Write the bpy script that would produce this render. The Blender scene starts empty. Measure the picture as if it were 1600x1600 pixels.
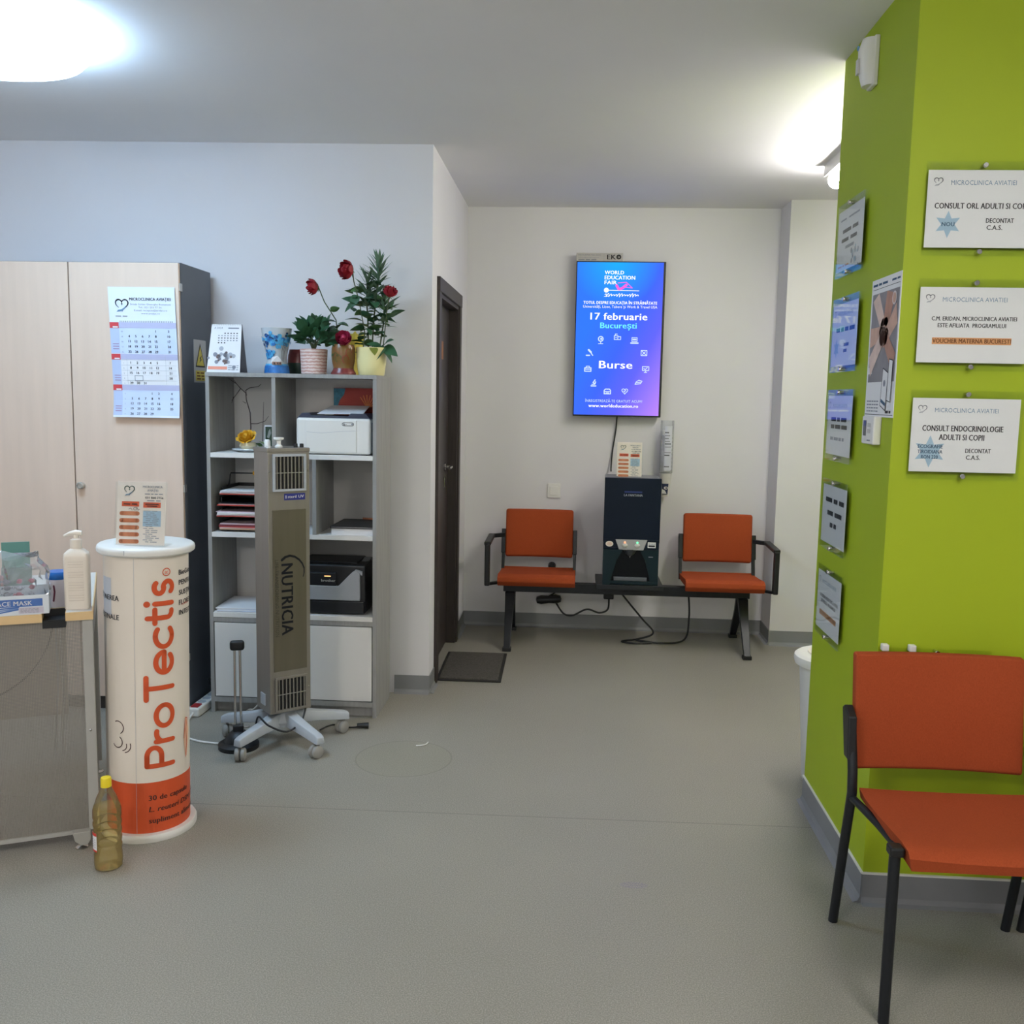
import bpy, bmesh, math, random
from mathutils import Vector, Matrix
random.seed(7)
scn = bpy.context.scene
col = scn.collection
# ------------------------------------------------------------------ camera, world, exposure
FPX, PITCH, ROLL, YAW, EYE = 1497.0, .1204, .0189, .0634, 1.52
FW = Vector((-math.sin(YAW)*math.cos(PITCH), math.cos(YAW)*math.cos(PITCH), -math.sin(PITCH)))
R0 = Vector((math.cos(YAW), math.sin(YAW), 0)); U0 = R0.cross(FW)
RT = R0*math.cos(ROLL)+U0*math.sin(ROLL); UP = U0*math.cos(ROLL)-R0*math.sin(ROLL)
cam = bpy.data.cameras.new('camera'); cam.sensor_fit = 'HORIZONTAL'; cam.sensor_width = 36
cam.lens = 36*FPX/1600; cam.clip_start = .05
cobj = bpy.data.objects.new('camera', cam); col.objects.link(cobj)
m = Matrix.Identity(4)
for i in range(3): m[i][0], m[i][1], m[i][2] = RT[i], UP[i], -FW[i]
m[2][3] = EYE; cobj.matrix_world = m
scn.camera = cobj
w = bpy.data.worlds.new('world'); scn.world = w; w.use_nodes = True
w.node_tree.nodes['Background'].inputs[0].default_value = (.92, .96, 1, 1)
w.node_tree.nodes['Background'].inputs[1].default_value = 1.1
vs = scn.view_settings; vs.view_transform = 'Standard'; vs.look = 'None'; vs.gamma = 1; vs.exposure = .22
vs.use_curve_mapping = False
LAMP_ROUND, LAMP_BATTEN, ADDED_REAR, ADDED_FRONT = 21, 56, 40, 15.5
# ------------------------------------------------------------------ helpers
def S(r, g, b):
    f = lambda c: (c/255/12.92 if c <= 10 else ((c/255+.055)/1.055)**2.4)
    return (f(r), f(g), f(b))
def pix(x, y): return FW+RT*((x-800)/FPX)-UP*((y-800)/FPX)
CAM = Vector((0, 0, EYE))
def onz(x, y, z=0): r = pix(x, y); return CAM+r*((z-EYE)/r.z)
def ony(x, y, Y): r = pix(x, y); return CAM+r*(Y/r.y)
MATS = {}
def mat(name, c, rough=.5, metal=0, var=.04, scale=6, bump=0, bscale=300, stretch=None, spec=.5, emit=0, coat=0, c2=None):
    if name in MATS: return MATS[name]
    mt = bpy.data.materials.new(name); mt.use_nodes = True; nt = mt.node_tree; N = nt.nodes; L = nt.links
    b = N['Principled BSDF']
    b.inputs['Roughness'].default_value = rough; b.inputs['Metallic'].default_value = metal
    b.inputs['Specular IOR Level'].default_value = spec; b.inputs['Coat Weight'].default_value = coat
    tc = N.new('ShaderNodeTexCoord'); mp = N.new('ShaderNodeMapping'); L.new(tc.outputs['Object'], mp.inputs[0])
    if stretch: mp.inputs['Scale'].default_value = stretch
    nz = N.new('ShaderNodeTexNoise'); nz.inputs['Scale'].default_value = scale; nz.inputs['Detail'].default_value = 4
    L.new(mp.outputs[0], nz.inputs['Vector'])
    mx = N.new('ShaderNodeMix'); mx.data_type = 'RGBA'
    ca = tuple(max(0, v*(1-var)) for v in c); cb = c2 or tuple(v*(1+var) for v in c)
    mx.inputs[6].default_value = (*ca, 1); mx.inputs[7].default_value = (*cb, 1)
    rp = N.new('ShaderNodeMapRange'); rp.inputs[1].default_value = .3; rp.inputs[2].default_value = .7
    L.new(nz.outputs['Fac'], rp.inputs[0]); L.new(rp.outputs[0], mx.inputs[0])
    L.new(mx.outputs[2], b.inputs['Base Color'])
    if emit:
        L.new(mx.outputs[2], b.inputs['Emission Color']); b.inputs['Emission Strength'].default_value = emit
    if bump:
        n2 = N.new('ShaderNodeTexNoise'); n2.inputs['Scale'].default_value = bscale; L.new(mp.outputs[0], n2.inputs['Vector'])
        bp = N.new('ShaderNodeBump'); bp.inputs['Strength'].default_value = bump; bp.inputs['Distance'].default_value = .002
        L.new(n2.outputs['Fac'], bp.inputs['Height']); L.new(bp.outputs[0], b.inputs['Normal'])
    MATS[name] = mt
    return mt
def clear_mat(name, tint, refl=1.0, opacity=0.0, rough=.03, body=(.8, .8, .8)):
    """thin clear plastic: transparent film with a Fresnel sheen"""
    mt = bpy.data.materials.new(name); mt.use_nodes = True; nt = mt.node_tree; N = nt.nodes; L = nt.links
    N.remove(N['Principled BSDF']); out = N['Material Output']
    tr = N.new('ShaderNodeBsdfTransparent'); tr.inputs[0].default_value = (*tint, 1)
    df = N.new('ShaderNodeBsdfDiffuse'); df.inputs[0].default_value = (*body, 1)
    gl = N.new('ShaderNodeBsdfGlossy'); gl.inputs['Roughness'].default_value = rough
    fr = N.new('ShaderNodeFresnel'); fr.inputs[0].default_value = 1.45
    tc = N.new('ShaderNodeTexCoord'); nz = N.new('ShaderNodeTexNoise'); nz.inputs['Scale'].default_value = 9
    L.new(tc.outputs['Object'], nz.inputs['Vector'])
    op = N.new('ShaderNodeMath'); op.operation = 'MULTIPLY'; op.inputs[1].default_value = opacity*2; L.new(nz.outputs['Fac'], op.inputs[0])
    ml = N.new('ShaderNodeMath'); ml.operation = 'MULTIPLY'; ml.inputs[1].default_value = refl; L.new(fr.outputs[0], ml.inputs[0])
    m1 = N.new('ShaderNodeMixShader'); L.new(op.outputs[0], m1.inputs[0]); L.new(tr.outputs[0], m1.inputs[1]); L.new(df.outputs[0], m1.inputs[2])
    m2 = N.new('ShaderNodeMixShader'); L.new(ml.outputs[0], m2.inputs[0]); L.new(m1.outputs[0], m2.inputs[1]); L.new(gl.outputs[0], m2.inputs[2])
    L.new(m2.outputs[0], out.inputs[0]); MATS[name] = mt
    return mt
def link(name, me, mt, parent=None):
    o = bpy.data.objects.new(name, me); col.objects.link(o)
    if mt is not None and not me.materials: me.materials.append(mt)
    if parent: o.parent = parent
    return o
def tag(o, label, cat, group=None):
    o['label'] = label; o['category'] = cat
    if group: o['group'] = group
    return o
def thing(name, label, cat, loc=(0, 0, 0), rz=0, group=None):
    o = bpy.data.objects.new(name, None); col.objects.link(o); o.empty_display_size = .1
    o.location = loc; o.rotation_euler = (0, 0, rz)
    return tag(o, label, cat, group)
class MB:
    def __init__(s): s.v = []; s.f = []
    def add(s, vs_, fs, M=None):
        n = len(s.v); s.v += [tuple(M @ Vector(p)) if M else tuple(p) for p in vs_]; s.f += [tuple(i+n for i in f) for f in fs]; return s
    def box(s, x0, x1, y0, y1, z0, z1, M=None):
        v = [(x, y, z) for z in (z0, z1) for y in (y0, y1) for x in (x0, x1)]
        return s.add(v, [(0, 2, 3, 1), (4, 5, 7, 6), (0, 1, 5, 4), (2, 6, 7, 3), (0, 4, 6, 2), (1, 3, 7, 5)], M)
    def lathe(s, prof, n=32, c=(0, 0, 0), M=None, sx=1, sy=1):
        v = []; f = []
        for (r, z) in prof:
            for i in range(n):
                a = 2*math.pi*i/n; v.append((c[0]+r*math.cos(a)*sx, c[1]+r*math.sin(a)*sy, c[2]+z))
        for k in range(len(prof)-1):
            for i in range(n):
                j = (i+1) % n; f.append((k*n+i, k*n+j, (k+1)*n+j, (k+1)*n+i))
        if prof[0][0] > 1e-6: f.append(tuple(reversed(range(n))))
        if prof[-1][0] > 1e-6: f.append(tuple((len(prof)-1)*n+i for i in range(n)))
        return s.add(v, f, M)
    def tube(s, pts, r, n=8, M=None, closed_caps=True):
        pts = [Vector(p) for p in pts]; rs = r if isinstance(r, (list, tuple)) else [r]*len(pts)
        v = []; f = []; prev = None
        for i, p in enumerate(pts):
            t = (pts[min(i+1, len(pts)-1)]-pts[max(i-1, 0)]).normalized()
            if prev is None:
                a = Vector((0, 0, 1)) if abs(t.z) < .9 else Vector((1, 0, 0)); a = (a-t*a.dot(t)).normalized()
            else: a = (prev-t*prev.dot(t)).normalized()
            prev = a; b = t.cross(a)
            for k in range(n):
                q = 2*math.pi*(k+.5)/n; v.append(p+(a*math.cos(q)+b*math.sin(q))*rs[i])
        for i in range(len(pts)-1):
            for k in range(n):
                j = (k+1) % n; f.append((i*n+k, i*n+j, (i+1)*n+j, (i+1)*n+k))
        f.append(tuple(reversed(range(n)))); f.append(tuple((len(pts)-1)*n+k for k in range(n)))
        return s.add(v, f, M)
    def bar(s, p0, p1, wx, wy, up=(0, 0, 1)):
        """rectangular bar between two points"""
        p0, p1 = Vector(p0), Vector(p1); t = (p1-p0).normalized(); u = Vector(up)
        if abs(t.dot(u)) > .95: u = Vector((0, 1, 0))
        a = t.cross(u).normalized(); b = a.cross(t)
        v = [p+a*sa*wx/2+b*sb*wy/2 for p in (p0, p1) for sb in (-1, 1) for sa in (-1, 1)]
        return s.add(v, [(0, 2, 3, 1), (4, 5, 7, 6), (0, 1, 5, 4), (2, 6, 7, 3), (0, 4, 6, 2), (1, 3, 7, 5)])
    def prism(s, poly, d, O, U, V):
        """polygon in the U,V plane at O, extruded by d along U x V"""
        O, U, V = Vector(O), Vector(U), Vector(V); Nn = U.cross(V).normalized(); n = len(poly)
        v = [O+U*a+V*b for a, b in poly]+[O+U*a+V*b+Nn*d for a, b in poly]
        f = [tuple(reversed(range(n))), tuple(range(n, 2*n))]+[(i, (i+1) % n, n+(i+1) % n, n+i) for i in range(n)]
        return s.add(v, f)
    def ball(s, c, r, sx=1, sy=1, sz=1, n=16, m=10, M=None):
        return s.lathe([(max(1e-7, r*math.sin(math.pi*k/m)), -r*sz*math.cos(math.pi*k/m)) for k in range(m+1)], n, c, M, sx, sy)
    def build(s, name, mt, parent=None, smooth=False, bevel=0, seg=2, angle=40):
        me = bpy.data.meshes.new(name); me.from_pydata([tuple(p) for p in s.v], [], s.f)
        bm = bmesh.new(); bm.from_mesh(me)
        bmesh.ops.remove_doubles(bm, verts=bm.verts, dist=1e-6)
        bmesh.ops.recalc_face_normals(bm, faces=bm.faces)
        if bevel: bmesh.ops.bevel(bm, geom=list(bm.edges), offset=bevel, segments=seg, profile=.5, affect='EDGES', clamp_overlap=True)
        bm.to_mesh(me); bm.free()
        if smooth:
            for p in me.polygons: p.use_smooth = True
            me.set_sharp_from_angle(angle=math.radians(angle))
        return link(name, me, mt, parent)
def struct(name, mb, mt, parent=None, **k):
    o = mb.build(name, mt, parent, **k)
    if parent is None: o['kind'] = 'structure'
    return o
# ---- lettering and flat print
_GC = {}
def glyphs(s, bold=False):
    key = (s, bold)
    if key in _GC: return _GC[key]
    cu = bpy.data.curves.new('t', 'FONT'); cu.body = s; cu.resolution_u = 2; cu.space_character = 1.04
    ob = bpy.data.objects.new('t', cu); me = ob.to_mesh()
    v = [(p.co.x, p.co.y) for p in me.vertices]; f = [tuple(p.vertices) for p in me.polygons]
    ob.to_mesh_clear(); bpy.data.objects.remove(ob); bpy.data.curves.remove(cu)
    if v:
        x0 = min(p[0] for p in v); x1 = max(p[0] for p in v)
        cap = .70
        v = [((a-x0)/(x1-x0), b/cap) for a, b in v]; asp = (x1-x0)/cap
    else: asp = 1
    _GC[key] = (v, f, asp); return _GC[key]
class Print:
    """flat print on a surface; fn(u, v, h) gives the local point"""
    def __init__(s, parent, O=None, U=None, V=None, fn=None, lift=.0006):
        s.p = parent; s.parts = {}; s.layer = 0; s.lift = lift
        if fn: s.fn = fn
        else:
            O, U, V = Vector(O), Vector(U), Vector(V); Nn = U.cross(V).normalized()
            s.fn = lambda u, v, h: O+U*u+V*v+Nn*h
    def put(s, v2, fs, mt, name, lay=0, cut=0):
        mb = s.parts.setdefault((name, mt.name), MB()); h = s.lift*(1+lay)
        if cut:
            bm = bmesh.new(); vv = [bm.verts.new((a, b, 0)) for a, b in v2]
            for f in fs:
                try: bm.faces.new([vv[i] for i in f])
                except ValueError: pass
            a0 = min(a for a, b in v2); a1 = max(a for a, b in v2); x = a0+cut
            while x < a1:
                bmesh.ops.bisect_plane(bm, geom=bm.verts[:]+bm.edges[:]+bm.faces[:], plane_co=(x, 0, 0), plane_no=(1, 0, 0)); x += cut
            bm.verts.index_update(); v2 = [(q.co.x, q.co.y) for q in bm.verts]; fs = [tuple(q.index for q in f.verts) for f in bm.faces]; bm.free()
        mb.add([s.fn(a, b, h) for a, b in v2], fs)
    def rect(s, u0, v0, u1, v1, mt, name='print', lay=0, cut=0):
        s.put([(u0, v0), (u1, v0), (u1, v1), (u0, v1)], [(0, 1, 2, 3)], mt, name, lay, cut)
    def poly(s, pts, mt, name='print', lay=0, cut=0): s.put(pts, [tuple(range(len(pts)))], mt, name, lay, cut)
    def disc(s, u, v, r, mt, name='print', lay=0, n=14, ry=None):
        s.poly([(u+r*math.cos(2*math.pi*i/n), v+(ry or r)*math.sin(2*math.pi*i/n)) for i in range(n)], mt, name, lay)
    def stroke(s, pts, wd, mt, name='print', lay=0, dots=True):
        v = []; f = []
        for (a, b), (c, d) in zip(pts, pts[1:]):
            l = math.hypot(c-a, d-b)
            if l < 1e-9: continue
            nx, ny = -(d-b)/l*wd/2, (c-a)/l*wd/2; k = len(v)
            v += [(a+nx, b+ny), (a-nx, b-ny), (c-nx, d-ny), (c+nx, d+ny)]; f.append((k, k+1, k+2, k+3))
        if dots:
            for (a, b) in pts:
                k = len(v); n = 10; v += [(a+wd/2*math.cos(2*math.pi*i/n), b+wd/2*math.sin(2*math.pi*i/n)) for i in range(n)]; f.append(tuple(range(k, k+n)))
        s.put(v, f, mt, name, lay)
    def text(s, t, u0, v0, u1, h, mt, name='lettering', lay=1, bold=False, cut=0, slant=0):
        """t fitted between u0 and u1 with cap height h, baseline v0"""
        v, f, asp = glyphs(t)
        for sh in ((-.035, .035) if bold else (0,)):      # heavier weight: two slightly shifted impressions
            s.put([(u0+(u1-u0)*a+slant*b*h+sh*h, v0+h*b) for a, b in v], f, mt, name, lay, cut)
    def textw(s, t, u0, v0, h, mt, align=0, sx=1, **k):
        wd = glyphs(t)[2]*h*sx
        u = u0-wd*align; s.text(t, u, v0, u+wd, h, mt, **k)
    def bars(s, u0, u1, v0, h, mt, n=4, name='text_line', lay=1):
        """a line too small to read: word-long dashes"""
        rs = [random.uniform(.6, 1.4) for _ in range(n)]; tot = sum(rs)+.25*(n-1); x = u0
        for r in rs:
            wd = (u1-u0)*r/tot; s.rect(x, v0, x+wd, v0+h, mt, name, lay); x += wd+(u1-u0)*.25/tot
    def heart(s, u, v, sz, dark, blue, name='heart_logo', lay=1):
        P = []
        for i in range(41):
            t = 2*math.pi*i/40
            P.append((u+sz*.5*(16*math.sin(t)**3)/16.5, v+sz*.5*((13*math.cos(t)-5*math.cos(2*t)-2*math.cos(3*t)-math.cos(4*t)))/16.5))
        for i in list(range(1, 15))+list(range(26, 40)):
            wd = sz*(.045+.055*math.sin(math.pi*((i-1)/14 if i < 16 else (i-26)/14))); s.stroke(P[i:i+2], wd, dark, name, lay)
        s.stroke(P[15:22], sz*.05, blue, name, lay)
        s.poly([(u-.44*sz, v-.56*sz), (u-.30*sz, v-.40*sz), (u-.05*sz, v-.36*sz), (u+.12*sz, v-.26*sz), (u+.36*sz, v-.06*sz), (u+.22*sz, v-.30*sz), (u+.02*sz, v-.48*sz)], blue, name, lay+1)
        s.stroke([(u, v-.02*sz), (u, v+.10*sz)], sz*.045, dark, name, lay); s.stroke([(u-.06*sz, v+.04*sz), (u+.06*sz, v+.04*sz)], sz*.045, dark, name, lay)
    def done(s):
        for (name, mn), mb in s.parts.items():
            me = bpy.data.meshes.new(name); me.from_pydata([tuple(p) for p in mb.v], [], mb.f); o = link(name, me, MATS[mn], s.p)
            if name in ('day_numbers', 'day_marks', 'text_line', 'grid_line', 'wire_binding', 'lettering', 'small_lettering', 'screen_text', 'drawing', 'painted_foliage', 'large_lettering'): o['kind'] = 'stuff'
# ------------------------------------------------------------------ materials
white_wall = mat('white_paint', S(222, 220, 222), .85, var=.012, scale=3, bump=.08, bscale=120)
ceil_m = mat('ceiling_paint', S(240, 239, 240), .9, var=.012, scale=2, bump=.05, bscale=120)
green_wall = mat('green_paint', S(158, 178, 16), .6, var=.02, scale=3, bump=.06, bscale=150)
cab_wood = mat('birch_laminate', S(222, 198, 178), .5, var=.035, scale=2.2, stretch=(9, 9, .7), bump=.03)
anthracite = mat('anthracite_laminate', S(84, 90, 99), .5, var=.03)
dark_plinth = mat('dark_plinth', S(62, 56, 52), .6)
grey_wood = mat('grey_wood_laminate', S(150, 149, 146), .55, var=.10, scale=5, stretch=(14, 14, 1), bump=.08)
white_lam = mat('white_laminate', S(226, 224, 220), .45, var=.012)
back_m = mat('white_hardboard', S(208, 205, 200), .6, var=.02)
steel = mat('brushed_steel', S(160, 154, 146), .42, .75, var=.05, scale=40, stretch=(1, 1, .03), bump=.04)
steel_dark = mat('steel_recess', S(128, 121, 106), .38, .75, var=.05, scale=40, stretch=(1, 1, .03))
alu = mat('aluminium', S(190, 188, 182), .35, .8)
chrome = mat('chrome', S(210, 208, 205), .15, 1, var=.02)
black_m = mat('black_plastic', S(22, 23, 25), .45, var=.08)
black_met = mat('black_steel', S(22, 25, 30), .42, .1, var=.08)
navy = mat('dark_navy_gloss', S(16, 27, 42), .35, var=.05, spec=.18)
grey_pl = mat('light_grey_plastic', S(178, 183, 188), .5)
caster_m = mat('caster_grey', S(150, 148, 142), .5)
white_pl = mat('white_plastic', S(228, 226, 220), .35, var=.01)
cream_pl = mat('cream_plastic', S(236, 226, 212), .4, var=.01)
orange_fab = mat('orange_fabric', S(156, 70, 38), .95, var=.10, scale=420, bump=.2, bscale=1400, spec=.15, stretch=(1, .5, .5))
paper = mat('white_paper', S(232, 231, 232), .8, var=.01)
paper_c = mat('cream_paper', S(236, 224, 214), .8, var=.01)
ink = mat('black_ink', S(48, 46, 50), .8); ink_grey = mat('grey_ink', S(140, 142, 152), .8); ink_lt = mat('light_grey_ink', S(176, 178, 186), .8)
ink_blue = mat('blue_grey_ink', S(112, 142, 168), .8); star_m = mat('pale_blue_ink', S(165, 192, 212), .8)
ink_navy = mat('navy_ink', S(62, 90, 120), .8)
hl_orange = mat('orange_highlight', S(222, 160, 110), .8); ink_brown = mat('brown_ink', S(120, 70, 30), .8)
orange_p = mat('orange_print', S(212, 84, 40), .5, var=.01); orange_b = mat('orange_brown_print', S(214, 140, 100), .7, c2=S(190, 100, 62), scale=25)
red_p = mat('red_print', S(206, 60, 50), .7)
acrylic = clear_mat('clear_acrylic', (.985, .995, .99), .30, .0, .02)
acrylic_b = clear_mat('clear_acrylic_back', (.985, .995, .99), .08, .0, .05)
bag_m = clear_mat('clear_film', (.97, .98, .99), 1.5, .20, .05, (.94, .96, .98))
brown_door = mat('dark_walnut', S(54, 46, 43), .45, var=.18, scale=8, stretch=(10, 10, .8), bump=.05)
leaf_d = mat('dark_leaf', S(50, 94, 62), .5, var=.25, scale=20); leaf_m = mat('mid_leaf', S(84, 122, 72), .5, var=.25, scale=20)
leaf_o = mat('oleander_leaf', S(88, 118, 94), .5, var=.2, scale=20); stem_m = mat('green_stem', S(70, 82, 50), .6)
rose_r = mat('red_petal', S(150, 22, 38), .6, var=.25, scale=30); rose_p = mat('pink_petal', S(168, 40, 78), .6, var=.2, scale=30)
yellow_p = mat('pale_yellow_glaze', S(238, 228, 168), .35, var=.02)
# floor: speckled vinyl with a welded seam and a faint round mark
def floor_mat():
    mt = mat('grey_vinyl', S(144, 140, 129), .42, var=.06, scale=1.3, bump=.05, bscale=400, spec=.35)
    nt = mt.node_tree; N = nt.nodes; L = nt.links; b = N['Principled BSDF']; base = b.inputs['Base Color'].links[0].from_socket
    tc = N.new('ShaderNodeTexCoord'); sx = N.new('ShaderNodeSeparateXYZ'); L.new(tc.outputs['Object'], sx.inputs[0])
    def mth(op, a, bb=None, c=None):
        n = N.new('ShaderNodeMath'); n.operation = op
        for i, q in enumerate((a, bb, c)):
            if q is None: continue
            if isinstance(q, (int, float)): n.inputs[i].default_value = q
            else: L.new(q, n.inputs[i])
        return n.outputs[0]
    def mixc(fac, a, c):
        n = N.new('ShaderNodeMix'); n.data_type = 'RGBA'; L.new(fac, n.inputs[0]); L.new(a, n.inputs[6]); n.inputs[7].default_value = (*c, 1); return n.outputs[2]
    sp = N.new('ShaderNodeTexNoise'); sp.inputs['Scale'].default_value = 270; sp.inputs['Detail'].default_value = 3; L.new(tc.outputs['Object'], sp.inputs['Vector'])
    c = mixc(mth('MULTIPLY', mth('GREATER_THAN', sp.outputs['Fac'], .56), .5), base, S(112, 110, 104))
    c = mixc(mth('MULTIPLY', mth('LESS_THAN', sp.outputs['Fac'], .43), .5), c, S(172, 168, 158))
    seam = mth('ABSOLUTE', mth('SUBTRACT', mth('SUBTRACT', sx.outputs[1], mth('MULTIPLY', sx.outputs[0], .017)), 3.334))
    c = mixc(mth('MULTIPLY', mth('LESS_THAN', seam, .003), .5), c, S(96, 94, 90))
    dx = mth('SUBTRACT', sx.outputs[0], -.68); dy = mth('SUBTRACT', sx.outputs[1], 3.84)
    d = mth('SQRT', mth('ADD', mth('MULTIPLY', dx, dx), mth('MULTIPLY', dy, dy)))
    c = mixc(mth('MULTIPLY', mth('LESS_THAN', mth('ABSOLUTE', mth('SUBTRACT', d, .2)), .003), .4), c, S(100, 98, 88))
    c = mixc(mth('MULTIPLY', mth('LESS_THAN', d, .2), .22), c, S(138, 136, 112))
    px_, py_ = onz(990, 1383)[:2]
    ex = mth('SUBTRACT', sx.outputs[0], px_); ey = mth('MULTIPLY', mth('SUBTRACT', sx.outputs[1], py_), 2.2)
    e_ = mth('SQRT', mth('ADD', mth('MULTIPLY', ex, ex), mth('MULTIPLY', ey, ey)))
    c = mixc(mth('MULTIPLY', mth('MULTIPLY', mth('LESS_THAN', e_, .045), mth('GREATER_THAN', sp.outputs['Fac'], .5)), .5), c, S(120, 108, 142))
    vo = N.new('ShaderNodeTexVoronoi'); vo.inputs['Scale'].default_value = 2.1; L.new(tc.outputs['Object'], vo.inputs['Vector'])
    c = mixc(mth('LESS_THAN', vo.outputs['Distance'], .006), c, S(225, 225, 220))
    L.new(c, b.inputs['Base Color'])
    return mt
floor_m = floor_mat()
base_m = mat('vinyl_skirting', S(130, 131, 133), .5, var=.08, scale=4, bump=.04)
# ------------------------------------------------------------------ the room
CE, XC, YL, YB, XR, YN, XG, YG, YGF = 2.708, -.71, 4.726, 6.237, 1.25, 5.963, .914, 2.838, 3.592
XW, XE, YS = -4.4, 3.6, -2.6
SL = .0278
struct('floor', MB().box(XW, XE, YS, 6.45, -.12, 0), floor_m)
struct('ceiling', MB().box(XW, XE, YS, 6.45, CE, CE+.12), ceil_m)
struct('wall_left', MB().prism([(XC, YL), (XC, YL+.11), (XW, YL+.11), (XW, YL-SL*(XC-XW))], CE, (0, 0, 0), (1, 0, 0), (0, 1, 0)), white_wall)
DY0, DY1, DZ = 4.965, 5.765, 2.04
struct('wall_passage', MB().box(XC-.12, XC, YL+.11, DY0, 0, CE).box(XC-.12, XC, DY1, YB, 0, CE).box(XC-.12, XC, DY0, DY1, DZ, CE), white_wall)
struct('wall_back', MB().box(XC-.12, XR, YB, YB+.12, 0, CE), white_wall)
struct('wall_corner', MB().box(XR, XE, YN, YB+.12, 0, CE), white_wall)
struct('wall_right', MB().box(XG, XE, YG, YGF, 0, CE), green_wall)
struct('wall_east', MB().box(XE, XE+.12, YS, 6.45, 0, CE), white_wall)
struct('wall_west', MB().box(XW-.12, XW, YS, 4.9, 0, CE), white_wall)
WX0, WX1, WZ0, WZ1 = -3.3, 2.6, .85, 2.35
struct('wall_front', MB().box(XW, WX0, YS-.12, YS, 0, CE).box(WX1, XE, YS-.12, YS, 0, CE).box(WX0, WX1, YS-.12, YS, 0, WZ0).box(WX0, WX1, YS-.12, YS, WZ1, CE), white_wall)
wn = bpy.data.objects.new('added_window_1', None); col.objects.link(wn); wn.location = (WX0, YS-.06, WZ0); wn['kind'] = 'structure'  # added unseen window, lets world light in to brighten the room
ww, wh = WX1-WX0, WZ1-WZ0
for i in range(4):
    x = ww*i/4; MB().box(x+.05, x+ww/4-.05, -.004, .004, .05, wh-.05).build('added_window_pane', clear_mat('added_window_glass', (.98, .99, .99), .4, 0), wn)
for i in range(5): MB().box(ww*i/4-.05 if i else 0, ww*i/4+.05 if i < 4 else ww, -.03, .03, 0, wh).build('added_window_frame', white_pl, wn)
MB().box(0, ww, -.03, .03, 0, .05).build('added_window_frame', white_pl, wn); MB().box(0, ww, -.03, .03, wh-.05, wh).build('added_window_frame', white_pl, wn)
BH = .093
def skirting(name, pts, side, cap=False):
    mb = MB(); cp = MB()
    for (a, b) in zip(pts, pts[1:]):
        a = Vector((*a, 0)); b = Vector((*b, 0)); t = (b-a).normalized(); n = Vector((-t.y, t.x, 0))*side
        prof = [(0, 0), (.026, 0), (.012, .006), (.005, .02), (.005, BH), (0, BH)]
        mb.prism([(p, q) for p, q in prof], (b-a).length+.004, a-t*.002, n, (0, 0, 1)) if n.cross(Vector((0, 0, 1))).dot(t) > 0 else mb.prism([(p, q) for p, q in prof], -(b-a).length-.004, a-t*.002, n, (0, 0, 1))
        if cap:
            pr = [(.0, BH), (.006, BH), (.006, BH+.005), (0, BH+.006)]
            s_ = 1 if n.cross(Vector((0, 0, 1))).dot(t) > 0 else -1
            cp.prism(pr, s_*((b-a).length+.006), a-t*.003, n, (0, 0, 1))
    o = struct(name, mb, base_m)
    if cap: cp.build('sealant_line', white_pl, o)
    return o
skirting('baseboard_left', [(-.885, YL-SL*.175), (XC, YL), (XC, 4.885)], -1)
skirting('baseboard_back', [(XC, 5.845), (XC, YB), (XR, YB), (XR, YN), (XE, YN)], -1)
skirting('baseboard_right', [(XG, YGF), (XG, YG), (XE, YG)], 1 if False else -1, cap=True)
# ---- dark door in the passage wall
d = thing('door_1', 'dark walnut door with chrome lever beside the grey doormat', 'door', (XC, DY0, 0)); del d['label']; del d['category']; d['kind'] = 'structure'
W = DY1-DY0
MB().box(-.005, .016, -.078, 0, 0, DZ).build('door_frame', brown_door, d, bevel=.003)
MB().box(-.005, .016, W, W+.072, 0, DZ).build('door_frame', brown_door, d, bevel=.003)
MB().box(-.005, .018, -.078, W+.072, DZ, DZ+.072).build('door_frame', brown_door, d, bevel=.003)
MB().box(-.115, .004, 0, .02, 0, DZ).box(-.115, .004, W-.02, W, 0, DZ).box(-.115, .004, .02, W-.02, DZ-.02, DZ).build('jamb', brown_door, d)
MB().box(-.095, -.05, .021, W-.021, .005, DZ-.021).build('door_leaf', brown_door, d, bevel=.002)
h = MB().lathe([(.001, 0), (.025, .001), (.025, .008), (.011, .010), (.011, .045), (.001, .046)], 20, M=Matrix.Translation((-.05, .63, 1.10)) @ Matrix.Rotation(math.pi/2, 4, 'Y')).build('handle', chrome, d, smooth=True)
MB().tube([(-.008, .63, 1.10), (-.006, .60, 1.10), (-.006, .52, 1.098)], [.010, .010, .008], 10).build('lever', chrome, h, smooth=True)
MB().box(-.05, -.045, .615, .645, .98, 1.04).build('lock_plate', chrome, d, bevel=.002)
MB().box(-.05, -.047, .37, .52, 1.72, 1.82).build('sign_plate', mat('brass_plate', S(150, 96, 50), .5), d)
MB().box(-.05, -.047, .37, .52, 1.48, 1.63).build('sign_plate', mat('grey_plate', S(78, 74, 72), .5), d)
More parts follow.
